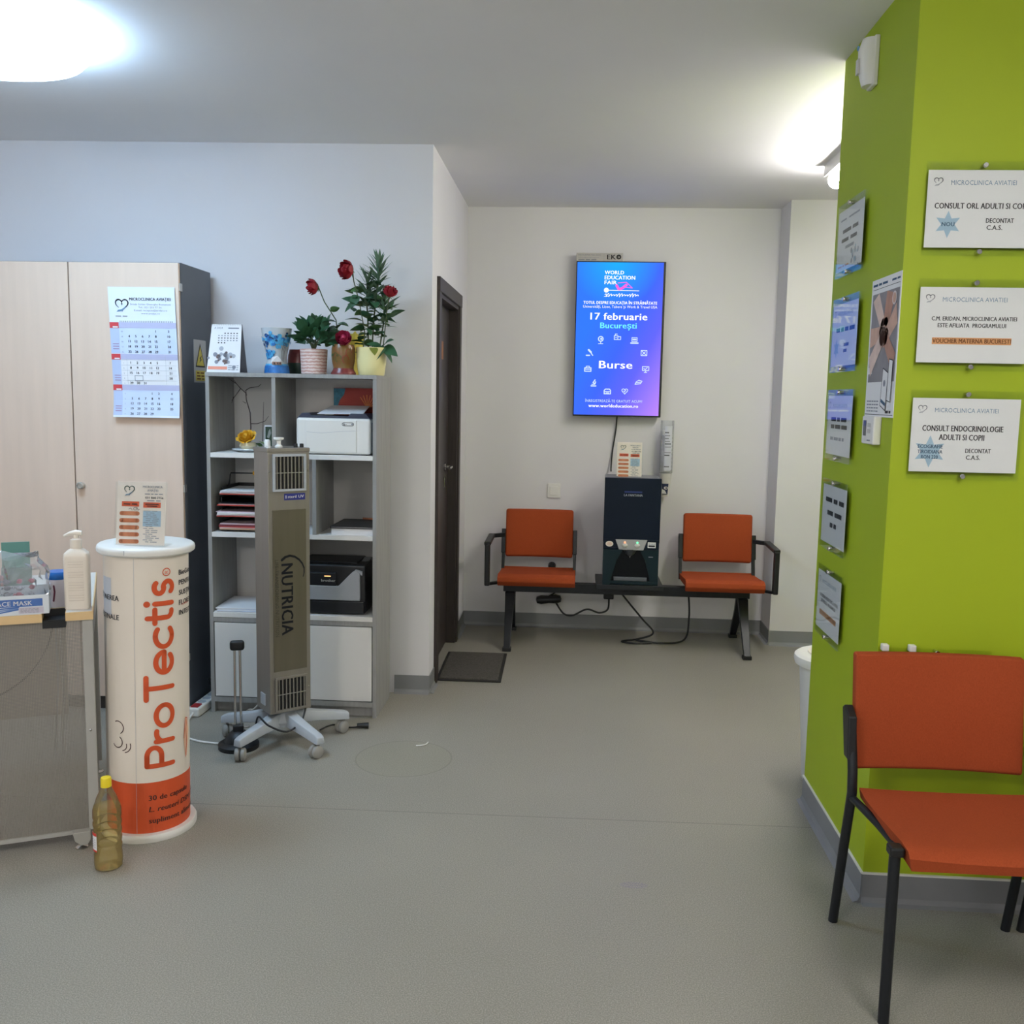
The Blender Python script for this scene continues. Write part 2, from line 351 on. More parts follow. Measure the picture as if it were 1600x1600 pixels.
# ------------------------------------------------------------------ ceiling lamps
def glow(name, c, e):
    return mat(name, c, .4, var=.004, emit=e)
glow_cool = glow('cool_diffuser', (.50, .74, 1.0), LAMP_ROUND); glow_warm = glow('warm_diffuser', (1, .965, .94), LAMP_BATTEN); glow_added_front = glow('added_front_diffuser', (1, .97, .93), ADDED_FRONT); glow_added_rear = glow('added_rear_diffuser', (1, .97, .93), ADDED_REAR)
def round_lamp(x, y, label, g, gap=.014):
    t = thing('ceiling_lamp', label, 'ceiling lamp', (x, y, CE), 0, 'round ceiling lamps')
    MB().lathe([(.001, 0), (.12, 0), (.12, -gap), (.001, -gap)], 40).build('lamp_base', white_pl, t, smooth=True)
    MB().lathe([(.0001, -gap), (.34, -gap), (.357, -gap-.008), (.36, -gap-.02), (.352, -gap-.042), (.325, -gap-.071), (.26, -gap-.091), (.12, -gap-.101), (.0001, -gap-.104)], 56).build('diffuser', g, t, smooth=True)
    return t
round_lamp(-2.0, 3.2, 'glowing round ceiling lamp above the beige cabinet', glow_cool)
round_lamp(1.1, .9, 'added round ceiling lamp out of view over the front row of chairs', glow_added_front, .16)  # unseen lamp added for brightness and the chair's shadow, hung low to light the ceiling
round_lamp(-2.0, -.9, 'added round ceiling lamp behind the camera over the reception desk side', glow_added_rear, .16)  # unseen lamp added to brighten the room from behind the camera
t = thing('batten_lamp', 'white ceiling batten lamp half hidden by the green wall', 'ceiling lamp', (1.285, 4.3, CE))
MB().box(-.058, .058, -.6, .82, -.030, 0).box(-.058, -.052, -.6, .82, -.056, -.030).box(.052, .058, -.6, .82, -.056, -.030).build('lamp_body', white_pl, t)  # side skirts added to keep the tube's glare off the ceiling
MB().lathe([(.0001, 0), (.035, .004), (.042, .02), (.042, 1.40), (.035, 1.416), (.0001, 1.42)], 20, M=Matrix.Translation((0, -.6, -.075)) @ Matrix.Rotation(-math.pi/2, 4, 'X')).build('diffuser', glow_warm, t, smooth=True)
# ------------------------------------------------------------------ storage cabinet
CX0, CX1, CY0, CY1, CH = -2.826, -1.787, 4.281, 4.655, 2.087
t = thing('storage_cabinet', 'tall beige two-door cabinet with anthracite sides', 'cabinet', (0, 0, 0))
t.location = (CX0, CY0, 0); WX = CX1-CX0; DP = CY1-CY0
for x in (0, WX-.018): MB().box(x, x+.018, .021, DP, 0, CH).build('side_panel', anthracite, t, bevel=.001)
MB().box(.018, WX-.018, .021, DP, CH-.02, CH).build('top_panel', anthracite, t)
MB().box(.018, WX-.018, DP-.012, DP, .066, CH-.02).build('back_panel', anthracite, t)
MB().box(.018, WX-.018, .021, DP-.012, .066, .084).build('bottom_panel', anthracite, t)
MB().box(.02, WX-.02, .026, .044, 0, .065).build('plinth', dark_plinth, t)
SEAM = -2.300-CX0
MB().box(.002, SEAM-.003, 0, .019, .068, CH-.004).build('door', cab_wood, t, bevel=.001)
dr = MB().box(SEAM+.003, WX-.003, 0, .019, .068, CH-.004).build('door', cab_wood, t, bevel=.001)
k = MB().lathe([(.001, 0), (.013, 0), (.013, .012), (.016, .014), (.016, .026), (.012, .028), (.012, .022), (.001, .022)], 20, M=Matrix.Translation((-2.267-CX0, 0, 1.073)) @ Matrix.Rotation(math.pi/2, 4, 'X')).build('lock_knob', alu, dr, smooth=True)
for z in (.25, 1.05, 1.96): MB().box(WX-.006, WX+.003, .004, .03, z, z+.035).build('hinge', alu, t, bevel=.002)
# wall calendar on its door
t = thing('wall_calendar', 'three-month paper calendar hanging on the beige cabinet door', 'calendar', (-2.115, CY0-.003, 1.392))
cw, chh = .308, .583
def calfn(u, v, h):
    tw = 1-v/chh
    b = -.020*max(0, .25-v/chh)**2/.0625
    return Vector((u+.018*tw, -.004-h+b, v))
mb = MB(); n = 14
vv = [calfn(u, chh*i/n, 0) for i in range(n+1) for u in (0, cw)]
vb = [p+Vector((0, .003, 0)) for p in vv]
mb.add(vv+vb, [(2*i, 2*i+1, 2*i+3, 2*i+2) for i in range(n)]+[(2*(n+1)+2*i, 2*(n+1)+2*i+2, 2*(n+1)+2*i+3, 2*(n+1)+2*i+1) for i in range(n)])
mb.build('sheet', mat('calendar_paper', S(226, 232, 244), .7, var=.01), t, smooth=True)
cal_b = mat('calendar_blue', S(186, 198, 226), .8); cal_l = mat('calendar_lilac', S(186, 186, 214), .8); cal_p = mat('calendar_pale', S(204, 216, 240), .8); cal_red = mat('calendar_red', S(206, 66, 72), .7)
pr = Print(t, fn=calfn, lift=.0007)
top = chh
pr.heart(.062, top-.078, .060, mat('slate_ink', S(92, 100, 108), .8), ink_blue)
pr.bars(.03, .085, top-.132, .004, ink_grey, 2)
pr.text('MICROCLINICA AVIAȚIEI', .098, top-.060, .288, .013, ink, bold=True)
for i, (s_, a, b) in enumerate([('Strada Soldat Gheorghe Buciumeni', .10, .288), ('Tel.: 021 233 77 56', .138, .245), ('E-mail: receptie@eridan.ro', .118, .27), ('www.eridan.ro', .15, .236)]):
    pr.text(s_, a, top-.080-.0135*i, b, .0075, ink_grey)
for i in range(30): pr.rect(.048+i*.0083, top-.157, .0515+i*.0083, top-.150, ink_grey, 'wire_binding')
rows = [
 (top-.157, [['48', '', '', '', '', '1', '3'], ['49', '4', '5', '6', '7', '8', '10'], ['50', '11', '12', '13', '14', '15', '17'], ['51', '18', '19', '20', '21', '22', '24'], ['52', '25', '26', '27', '28', '29', '31']]),
 (top-.298, [['1', '1', '2', '3', '4', '5', '7'], ['2', '8', '9', '10', '11', '12', '14'], ['3', '15', '16', '17', '18', '19', '21'], ['4', '', '', '', '', '', '28'], ['5', '29', '30', '31', '', '', '']]),
 (top-.436, [['5', '', '', '', '1', '2', '4'], ['6', '5', '6', '7', '8', '9', '11'], ['7', '12', '13', '14', '15', '16', '18'], ['8', '19', '20', '21', '22', '23', '25'], ['9', '26', '27', '28', '29', '', '']])]
pr.done()
for bi, (v1, rr) in enumerate(rows):
    pr = Print(t, fn=calfn, lift=.0007)
    v0 = v1-.138
    for q in range(4):   # bands that follow the curl of the sheet
        a, b = v0+(v1-v0)*q/4, v0+(v1-v0)*(q+1)/4
        pr.rect(0, max(0, a), .042, b, cal_b, 'side_strip'); pr.rect(.042, max(0, a), cw, b, paper if bi == 1 else cal_p, 'month_panel', 0)
    pr.rect(.042, v1-.025, cw, v1, cal_l, 'month_heading', 1)
    pr.rect(0, v1-.026, .042, v1, cal_red, 'month_tab', 1); pr.rect(.014, v1-.024, .038, v1-.018, paper, 'month_name', 2)
    for i in range(3): pr.rect(.010, v1-.098-.011*i, .038, v1-.095-.011*i, cal_red if False else mat('mauve_ink', S(160, 120, 160), .8), 'text_line', 1)
    for i, r_ in enumerate(rr):
        for j, s_ in enumerate(r_):
            if not s_: continue
            u = [.055, .088, .119, .150, .181, .212, .272][j]; hgt = .006 if j == 0 else .0105
            pr.textw(s_, u, v1-.044-.0228*i, hgt, ink_grey if j == 0 else ink, .5, name='day_numbers', lay=2, bold=(j > 0))
    if bi == 1:
        pr.rect(.072, v1-.118, .25, v1-.096, paper, 'date_slider', 3); pr.stroke([(.105, v1-.119), (.105, v1-.097), (.142, v1-.097), (.142, v1-.119), (.105, v1-.119)], .0022, red_p if False else ink_grey, 'date_slider', 4)
        for i in range(6): pr.rect(.045, v1-.028-.0228*i, cw-.006, v1-.0272-.0228*i, ink_lt, 'grid_line', 1)
        for u in (.07, .25): pr.rect(u, v1-.136, u+.0008, v1-.006, ink_lt, 'grid_line', 1)
    pr.done()
# warning sticker on the anthracite side
t = thing('warning_sticker', 'yellow electrical warning sticker on the anthracite cabinet side', 'sticker', (CX1, 4.43, 1.556))
MB().box(0, .0012, 0, .148, 0, .20).build('sticker_sheet', mat('sticker_silver', S(186, 186, 184), .5), t)
pr = Print(t, (.0012, 0, 0), (0, 1, 0), (0, 0, 1))
yel = mat('warning_yellow', S(226, 208, 90), .6)
pr.poly([(.016, .072), (.132, .072), (.074, .185)], ink, 'triangle'); pr.poly([(.028, .079), (.12, .079), (.074, .170)], yel, 'triangle', 1)
pr.poly([(.06, .092), (.088, .108), (.078, .112), (.092, .13), (.064, .114), (.074, .11)], ink, 'flash_symbol', 2)
pr.rect(.016, .008, .132, .056, yel, 'text_panel'); 
for i in range(3): pr.bars(.03, .118, .014+.014*i, .006, ink_brown, 2)
pr.done()
# ------------------------------------------------------------------ shelf unit
SX0, SX1, SY0, SY1, SH = -1.690, -.897, 4.315, 4.645, 1.602
t = thing('shelf_unit', 'grey wood shelf unit with white shelves and two white doors', 'shelf unit', (SX0, SY0, 0)); SW = SX1-SX0; SD = SY1-SY0; T = .018
for x in (0, SW-T): MB().box(x, x+T, 0, SD, 0, SH-T).build('side_panel', grey_wood, t, bevel=.0008)
MB().box(0, SW, -.003, SD, SH-T, SH).build('top_board', grey_wood, t, bevel=.0008)
MB().box(T, SW-T, SD-.006, SD-.001, .05, SH-T).build('back_panel', back_m, t)
Z1, Z2, Z3 = 1.236, .866, .485
for z in (Z1, Z2, Z3): MB().box(T, SW-T, 0, SD-.006, z-.022, z).build('shelf', white_lam, t, bevel=.0008)
for (x, a, b) in ((-1.382, Z1, SH-T), (-1.196, Z2, Z1-.022), (-1.34, Z3, Z2-.022), (-1.30, .08, .44)):
    MB().box(x-SX0, x-SX0+T, .001, SD-.006, a, b).build('divider', grey_wood, t)
MB().box(T, SW-T, .002, SD-.006, .44, Z3-.022).build('rail', grey_wood, t)
MB().box(T, SW-T, .0, SD-.006, .052, .076).build('bottom_board', grey_wood, t)
MB().box(T, SW-T, .03, .046, 0, .052).build('plinth', grey_wood, t)
for (a, b) in ((T+.004, -1.294-SX0), (-1.288-SX0, SW-T-.004)): MB().box(a, b, .001, .019, .08, .436).build('door', white_lam, t, bevel=.0015)
# ---- shelf top: desk calendar
t = thing('desk_calendar', 'white tent-shaped desk calendar on top of the grey shelf unit', 'calendar', (-1.615, 4.40, SH), .02)
F0, F1, HC, D0 = -.08, .075, .222, .055
MB().add([(F0, -D0, 0), (F1, -D0, 0), (F1-.004, -.004, HC), (F0+.012, -.004, HC), (F0, -D0+.002, 0), (F1, -D0+.002, 0), (F1-.004, -.002, HC), (F0+.012, -.002, HC)], [(0, 1, 2, 3), (5, 4, 7, 6), (0, 4, 5, 1), (2, 6, 7, 3), (1, 5, 6, 2), (0, 3, 7, 4)]).build('front_leaf', paper, t)
MB().add([(F0, D0, 0), (F1, D0, 0), (F1-.004, .002, HC), (F0+.012, .002, HC), (F0, D0+.002, 0), (F1, D0+.002, 0), (F1-.004, .004, HC), (F0+.012, .004, HC)], [(0, 1, 2, 3), (5, 4, 7, 6), (0, 4, 5, 1), (2, 6, 7, 3), (1, 5, 6, 2), (0, 3, 7, 4)]).build('back_leaf', mat('grey_card', S(140, 146, 156), .8), t)
MB().box(F0, F1, -D0, D0+.002, 0, .0015).build('base_card', mat('grey_card', S(140, 146, 156), .8), t)
for i in range(17):
    a = [(F0+.016+i*.0082, .006*math.cos(q), HC-.004+.006*math.sin(q)) for q in [math.pi*2*j/8 for j in range(9)]]
    MB().tube(a, .0008, 5).build('wire_ring', alu, t)
vd = Vector((0, D0-.004, HC)); 
pr = Print(t, (F0, -D0-.0002, 0), (1, 0, 0), vd/HC)
pr.textw('A 2024', .025, .200, .009, ink_grey); pr.bars(.09, .14, .201, .006, ink_grey, 1)
for i in range(5):
    for j in range(7): pr.rect(.045+j*.014, .178-i*.011, .0515+j*.014, .1825-i*.011, ink if i % 2 == 0 else ink_grey, 'day_marks') if not (i == 0 and j < 2 or i == 4 and j > 2) else None
random.seed(3)
for i in range(26): pr.disc(.085+random.gauss(0, .022), .068+random.gauss(0, .018), random.uniform(.004, .011), random.choice([ink_grey, ink_lt, mat('sepia_ink', S(120, 100, 96), .8)]), 'drawing', 1)
pr.rect(.006, .014, .095, .028, mat('salmon_print', S(230, 150, 126), .8), 'banner', 1)
for i in range(3): pr.bars(.10, .148, .012+.009*i, .003, ink_grey, 3)
pr.done()
# ---- blue painted vase
t = thing('painted_vase', 'frosted glass vase painted with blue trees and a white house', 'vase', (-1.388, 4.42, SH))
VP = [(.056, 0), (.057, .006), (.054, .03), (.046, .052), (.045, .075), (.052, .11), (.061, .15), (.067, .18), (.070, .208)]
MB().lathe([(.0001, 0)]+VP+[(.067, .208), (.062, .17), (.05, .11), (.04, .07), (.0001, .06)], 40).build('glass_body', mat('frosted_glass', S(188, 194, 198), .25, var=.06, scale=12), t, smooth=True)
def vr(z):
    for (r0, z0), (r1, z1) in zip(VP, VP[1:]):
        if z0 <= z <= z1: return r0+(r1-r0)*(z-z0)/max(1e-6, z1-z0)
    return VP[-1][0]
def vfn(u, v, h):
    r = vr(v)+h; a = -math.radians(72)+u/.06
    return Vector((r*math.cos(a), r*math.sin(a), v))
blue1 = mat('paint_blue', S(40, 110, 180), .4, var=.25, scale=60); blue2 = mat('paint_light_blue', S(80, 168, 215), .4, var=.2, scale=60); blue3 = mat('paint_navy', S(30, 62, 110), .4)
pr = Print(t, fn=vfn, lift=.0012)
for q in range(22):
    a = -.09+q*.0088
    for z_ in range(6): pr.rect(a, .003+.007*z_, a+.0088, .010+.007*z_, blue1 if z_ < 5 else blue2, 'painted_lake')
random.seed(5)
for i in range(90):
    u = random.gauss(0, .040); pr.disc(u, .152+random.gauss(0, .013), random.uniform(.005, .010), random.choice([blue1, blue2, blue2, blue3]), 'painted_foliage', 1+(i % 3), 9)
for i in range(34): pr.disc(-.045+random.gauss(0, .016), .088+random.gauss(0, .012), random.uniform(.005, .009), random.choice([blue1, blue2]), 'painted_foliage', 1+(i % 3), 9)
for u in (.022, .030, .037): pr.stroke([(u, .055), (u+.002, .10), (u+.010, .14)], .0022, mat('bark_paint', S(90, 80, 90), .6), 'painted_trunk', 4)
pr.poly([(-.030, .050), (-.026, .074), (.004, .082), (.030, .056)], paper, 'painted_roof', 5); pr.rect(-.024, .040, .022, .054, mat('house_wall_paint', S(150, 110, 90), .6), 'painted_wall', 5)
for u in (-.016, 0, .012): pr.rect(u, .043, u+.006, .051, ink, 'painted_window', 6)
pr.done()
# ---- dark floral pot behind
t = thing('floral_jar', 'dark green and red painted jar half hidden behind the pink pot', 'jar', (-1.322, 4.565, SH))
MB().lathe([(.0001, 0), (.050, 0), (.056, .02), (.058, .055)], 32).build('jar_base', mat('dark_green_glaze', S(34, 56, 44), .3, var=.3, scale=30), t, smooth=True)
MB().lathe([(.058, .055), (.055, .09), (.048, .118), (.043, .118), (.05, .09), (.0001, .08)], 32).build('jar_shoulder', mat('dark_red_glaze', S(120, 52, 50), .3, var=.35, scale=30), t, smooth=True)
# ---- leaves
def leaf_mesh(name, L_, W_, mt, curl=.25, fold=.2, tip=.5, n=6):
    v = []; f = []
    for i in range(n+1):
        s_ = i/n; wd = W_*.5*(math.sin(math.pi*min(1, s_**tip*1.0))**.8 if 0 < s_ < 1 else .02)
        z = -curl*L_*s_*s_; y = L_*s_
        v += [(-wd, y, z+fold*wd), (0, y, z), (wd, y, z+fold*wd)]
    for i in range(n):
        a = i*3; f += [(a, a+1, a+4, a+3), (a+1, a+2, a+5, a+4)]
    me = bpy.data.meshes.new(name); me.from_pydata(v, [], f); me.materials.append(mt)
    for p in me.polygons: p.use_smooth = True
    return me
def put_leaf(me, parent, pos, direction, roll=0, sc=1):
    d_ = Vector(direction).normalized(); q = d_.to_track_quat('Y', 'Z')
    o = bpy.data.objects.new('leaf', me); col.objects.link(o); o.parent = parent
    o.matrix_local = Matrix.Translation(pos) @ q.to_matrix().to_4x4() @ Matrix.Rotation(roll, 4, 'Y') @ Matrix.Scale(sc, 4)
    return o
LB = leaf_mesh('broad_leaf', .055, .046, leaf_d, .2, .3, .75); LR = leaf_mesh('rose_leaf', .042, .028, leaf_m, .2, .25, .7); LO = leaf_mesh('oleander_leaf', .095, .017, leaf_o, .12, .2, .8, 5)
LR2 = leaf_mesh('rose_leaf', .045, .03, leaf_d, .3, .25, .7)
# ---- pink striped pot with rosette plant
t = thing('potted_plant', 'bushy dark green plant in a pink striped ceramic pot', 'potted plant', (-1.216, 4.43, SH))
pk = mat('pink_stripe_glaze', S(216, 190, 180), .3, var=.0, scale=1)
nt = pk.node_tree; wv = nt.nodes.new('ShaderNodeTexWave'); wv.bands_direction = 'Z'; wv.inputs['Scale'].default_value = 22; wv.inputs['Distortion'].default_value = 2.5; wv.inputs['Detail Scale'].default_value = 3
tcn = nt.nodes.new('ShaderNodeTexCoord'); nt.links.new(tcn.outputs['Object'], wv.inputs['Vector'])
mxn = [x for x in nt.nodes if x.type == 'MIX'][0]; mxn.inputs[6].default_value = (*S(196, 148, 136), 1); mxn.inputs[7].default_value = (*S(228, 212, 206), 1); nt.links.new(wv.outputs['Fac'], mxn.inputs[0])
MB().lathe([(.0001, 0), (.054, 0), (.058, .004), (.063, .116), (.059, .116), (.056, .1), (.0001, .1)], 40).build('pot', pk, t, smooth=True)
MB().lathe([(.0001, .096), (.0575, .102), (.0001, .106)], 24).build('soil', mat('soil', S(50, 40, 34), .9, bump=.5), t)
random.seed(11)
for i in range(64):
    a = random.uniform(0, 2*math.pi); e = random.uniform(.25, 1.45); r0 = random.uniform(.02, .065)
    dirv = Vector((math.cos(a)*math.cos(e)*1.15, math.sin(a)*math.cos(e), math.sin(e)))
    base = Vector((0, 0, .115))+Vector((dirv.x*r0*1.5, dirv.y*r0*1.3, dirv.z*r0*1.5+.01))
    if base.y+dirv.y*.05 > .16: continue
    put_leaf(LB, t, base, dirv, random.uniform(-1.2, 1.2), random.uniform(.9, 1.3))
for i in range(8):
    a = i*.8; MB().tube([(0, 0, .1), (.015*math.cos(a), .015*math.sin(a), .14), (.05*math.cos(a), .05*math.sin(a), .17)], .003, 6).build('stem', stem_m, t)
# ---- yellow wrapped pot at the back
t = thing('yellow_wrapped_pot', 'zigzag-edged yellow paper pot cover behind the brown vase', 'flower pot', (-1.075, 4.575, SH))
n = 36; v = []; 
for k_, (r, z) in enumerate([(.045, 0), (.050, .10), (.062, .195)]):
    for i in range(n):
        a = 2*math.pi*i/n; zz = z+(.014 if (k_ == 2 and i % 3 == 0) else 0); rr_ = r*(1+(.05 if i % 3 == 0 else 0)); v.append((rr_*math.cos(a), rr_*math.sin(a), zz))
f = [(k_*n+i, k_*n+(i+1) % n, (k_+1)*n+(i+1) % n, (k_+1)*n+i) for k_ in range(2) for i in range(n)]+[tuple(range(n))]
MB().add(v, f).build('paper_wrap', mat('yellow_paper', S(226, 208, 90), .6, var=.12, scale=30), t)
MB().lathe([(.0001, .16), (.058, .17), (.0001, .185)], 20).build('soil', MATS['soil'], t)
# ---- brown painted vase
t = thing('brown_vase', 'small brown painted pottery vase between pink and yellow pots', 'vase', (-1.072, 4.41, SH))
bg = mat('brown_glaze', S(150, 90, 50), .3, var=.35, scale=28, c2=S(120, 96, 44))
MB().lathe([(.0001, 0), (.056, 0), (.057, .008), (.048, .022), (.045, .032), (.052, .06), (.055, .09), (.054, .12), (.048, .138), (.043, .138), (.048, .1), (.0001, .08)], 40).build('vase_body', bg, t, smooth=True)
MB().lathe([(.0572, .001), (.0576, .008), (.0485, .0225), (.0465, .03)], 40).build('foot_band', mat('dark_red_glaze', S(120, 52, 50), .3), t, smooth=True)
def bvf(u, v, h):
    a = -math.radians(75)+u/.055; r = .0555+h-(.008 if v > .125 else 0) if v > .05 else .052+h; return Vector((r*math.cos(a), r*math.sin(a), v))
pr = Print(t, fn=bvf, lift=.0015)
random.seed(2)
for i in range(5):
    u, v_ = random.uniform(-.05, .05), random.uniform(.06, .12); pr.stroke([(u+.014*math.cos(q), v_+.018*math.sin(q)) for q in [j*.6 for j in range(8)]], .003, random.choice([mat('olive_glaze', S(70, 84, 40), .3), mat('rust_glaze', S(140, 50, 36), .3)]), 'painted_scroll')
pr.done()
# ---- yellow pot with oleander
YP = Vector((-.948, 4.44, SH))
t = thing('potted_plant', 'tall leafy oleander in a pale yellow glazed pot', 'potted plant', YP)
MB().lathe([(.0001, 0), (.056, 0), (.060, .004), (.068, .06), (.0705, .128), (.066, .128), (.062, .1), (.0001, .1)], 40).build('pot', yellow_p, t, smooth=True)
MB().lathe([(.0001, .098), (.064, .108), (.0001, .115)], 24).build('soil', MATS['soil'], t)
stems = [[(.0, .01, .1), (.006, .02, .25), (.025, .02, .42), (.034, .02, .5)], [(-.02, .03, .1), (-.025, .04, .25), (-.03, .03, .36), (-.02, .03, .43)], [(.03, .02, .1), (.05, .03, .24), (.055, .03, .36)]]
for s_ in stems: MB().tube(s_, .0035, 6).build('stem', stem_m, t, smooth=True)
random.seed(4)
def along(P, s_):
    x = s_*(len(P)-1); i = min(int(x), len(P)-2); return Vector(P[i]).lerp(Vector(P[i+1]), x-i)
for s_, n_, lo in ((stems[0], 60, .5), (stems[1], 34, .5), (stems[2], 26, .45)):
    for i in range(n_):
        q = lo+(1-lo)*i/n_; a = i*2.4; e = .15+1.1*(q-lo)/(1-lo)+random.uniform(-.15, .15)
        put_leaf(LO, t, along(s_, q), (math.cos(a)*math.cos(e), math.sin(a)*math.cos(e)*.7, math.sin(e)), random.uniform(-.5, .5), random.uniform(.7, 1.1))
for i in range(70):
    a = random.uniform(0, 6.28); q = random.uniform(.05, .85); s_ = random.choice(stems); p = along(s_, q)
    p = p+Vector((random.uniform(-.07, .05), random.uniform(-.03, .02), 0))
    put_leaf(random.choice([LR, LR2]), t, p, (math.cos(a), math.sin(a)*.6-.2, random.uniform(-.2, .7)), random.uniform(-.7, .7), random.uniform(1.0, 1.7))
put_leaf(leaf_mesh('yellow_leaf', .05, .04, mat('olive_leaf', S(120, 128, 50), .5, var=.2), .3, .3, .7), t, (.02, -.066, .125), (.3, -.6, -.35))
# ---- roses (each one stem, bloom and leaves)
def bloom_mesh(mt, r=.026, open_=.30, rings=((4, .42, 1.0), (5, .68, 1.0), (6, .90, .92), (7, 1.05, .78))):
    mb = MB(); random.seed(9)
    mb.ball((0, 0, r*.85), r*.55, 1, 1, 1.15, 12, 8)
    for ring, (n_, rad, hh) in enumerate(rings):
        for k_ in range(n_):
            a0 = 2*math.pi*k_/n_+ring*.6+random.uniform(-.1, .1); wa = 2*math.pi/n_*.68; v = []; f = []
            for i in range(6):
                for j in range(5):
                    u = (j/4-.5)*2; s_ = i/5; a = a0+u*wa*(.5+.5*math.sin(math.pi*min(1, s_*.75+.25)))
                    belly = math.sin(min(1.0, s_*1.15)*math.pi*.62); lip = open_*max(0, s_-.72)*ring/2
                    rr_ = r*rad*(.18+.85*belly+lip); v.append((rr_*math.cos(a), rr_*math.sin(a), r*1.65*hh*s_*(1-.16*u*u)-(lip*r*.5)))
            for i in range(5):
                for j in range(4): f.append((i*5+j, i*5+j+1, i*5+j+6, i*5+j+5))
            mb.add(v, f)
    me = bpy.data.meshes.new('bloom'); me.from_pydata([tuple(p) for p in mb.v], [], mb.f); me.materials.append(mt)
    for p in me.polygons: p.use_smooth = True
    return me
BL, BLP = bloom_mesh(rose_r), bloom_mesh(rose_p)
sep = leaf_mesh('sepal', .026, .008, leaf_m, .5, .2, .6, 4)
def rose(label, pts, facing, bm_, sc, leaves):
    base = Vector(pts[0]); P = [Vector(p)-base for p in pts]
    t = thing('cut_rose', label, 'rose', base, 0, 'roses above the shelf unit')
    MB().tube(P, .0026, 6).build('stem', stem_m, t, smooth=True)
    d_ = Vector(facing).normalized(); q = d_.to_track_quat('Z', 'Y')
    o = bpy.data.objects.new('bloom', bm_); col.objects.link(o); o.parent = t; o.matrix_local = Matrix.Translation(P[-1]) @ q.to_matrix().to_4x4() @ Matrix.Scale(sc, 4)
    for k_ in range(5):
        a = k_*1.257; sd = q @ Vector((math.cos(a), math.sin(a), .25)); s2 = bpy.data.objects.new('sepal', sep); col.objects.link(s2); s2.parent = t
        s2.matrix_local = Matrix.Translation(P[-1]) @ sd.to_track_quat('Y', 'Z').to_matrix().to_4x4()
    for (s_, dv, z) in leaves: put_leaf(LR2 if z > 1.1 else LR, t, along(P, s_), dv, random.uniform(-.9, .9), z*1.25)
    return t
def sp(x, y, Y): return tuple(ony(x, y, Y))
rose('drooping red rose at the far left of the rose stems', [(-1.085, 4.41, SH+.10), (-1.10, 4.41, SH+.2), sp(525, 500, 4.41), sp(507, 472, 4.41), sp(497, 447, 4.41)], (-.75, -.45, -.15), BL, 1.25,
     [(.45, (-.8, -.3, .2), 1.3), (.6, (-.3, -.4, -.9), 1.5), (.62, (.8, -.2, .4), 1.0), (.35, (-.8, -.3, -.3), 1.2), (.4, (.7, -.4, .1), 1.2), (.3, (.5, -.5, .5), 1.2)])
rose('largest red rose, highest bloom above the shelf unit', [(-.985, 4.42, SH+.09), sp(570, 520, 4.42), sp(562, 475, 4.42), sp(553, 440, 4.42), sp(551, 424, 4.42)], (-.8, -.75, .1), BL, 1.5,
     [(.35, (-.8, -.3, .3), 1.4), (.5, (-.9, -.2, .5), 1.5), (.52, (-.7, -.3, -.3), 1.4), (.4, (.7, -.4, .2), 1.3), (.3, (.5, -.5, -.2), 1.4), (.28, (-.6, -.5, .1), 1.4), (.6, (-.3, -.5, -.7), 1.2)])
rose('red rose at the far right leaning towards the wall corner', [(-.905, 4.43, SH+.10), sp(599, 540, 4.43), sp(604, 490, 4.43), sp(608, 464, 4.43)], (.25, -.35, .9), BL, 1.15,
     [(.25, (.7, -.5, -.2), 1.6), (.3, (.5, -.6, .5), 1.4), (.2, (-.6, -.5, .4), 1.3), (.32, (-.3, -.6, -.5), 1.6), (.15, (.8, -.3, -.5), 1.4)])
rose('low pinkish rose resting on the rim of the brown vase', [(-1.075, 4.41, SH+.085), (-1.072, 4.40, SH+.125), (-1.065, 4.385, SH+.150)], (.15, -.75, .45), BLP, 1.25,
     [(.6, (-.7, -.4, .3), 1.2), (.5, (-.6, -.5, -.3), 1.2)])
# ---- first row of the shelf: twig arrangement
t = thing('twig_arrangement', 'bare twig arrangement with a yellow flower on a glass dish', 'ornament', (-1.525, 4.43, Z1))
MB().lathe([(.0001, 0), (.055, 0), (.085, .012), (.083, .015), (.05, .005), (.0001, .004)], 36, sx=1, sy=.8).build('dish', mat('pale_glass', S(196, 200, 204), .15), t, smooth=True)
tw = mat('dark_twig', S(58, 48, 50), .8, bump=.3)
o_ = Vector((-1.525, 4.43, Z1))
def lp(x, y, Y=4.43): return ony(x, y, Y)-o_
for pts, r in (([lp(391, 690), lp(392, 668), lp(391, 645), lp(385, 625), lp(384, 614), lp(375, 606), lp(365, 594)], .0032), ([lp(385, 618), lp(384, 610), lp(390, 606), lp(404, 604), lp(408, 600)], .0024), ([lp(376, 607), lp(368, 618), lp(362, 626)], .002), ([lp(368, 599), lp(357, 591)], .0018), ([lp(365, 620), lp(362, 630)], .002), ([lp(392, 662), lp(402, 662), lp(414, 658), lp(420, 650)], .0022), ([lp(410, 690), lp(411, 660), lp(412, 628)], .0016), ([lp(384, 630), lp(379, 627)], .0018)):
    MB().tube(pts, [r*(1-.5*i/(len(pts)-1)) for i in range(len(pts))], 6).build('twig', tw, t, smooth=True)
yf = mat('yellow_petal', S(228, 172, 40), .6, var=.2, scale=30)
MB().lathe([(.0001, .005), (.026, .006), (.040, .030), (.034, .046), (.030, .046), (.034, .03), (.0001, .012)], 28, c=lp(390, 695)*1.0-Vector((0, .02, lp(390, 695).z))).build('glass_bowl', mat('cream_glass', S(226, 220, 190), .2), t, smooth=True)
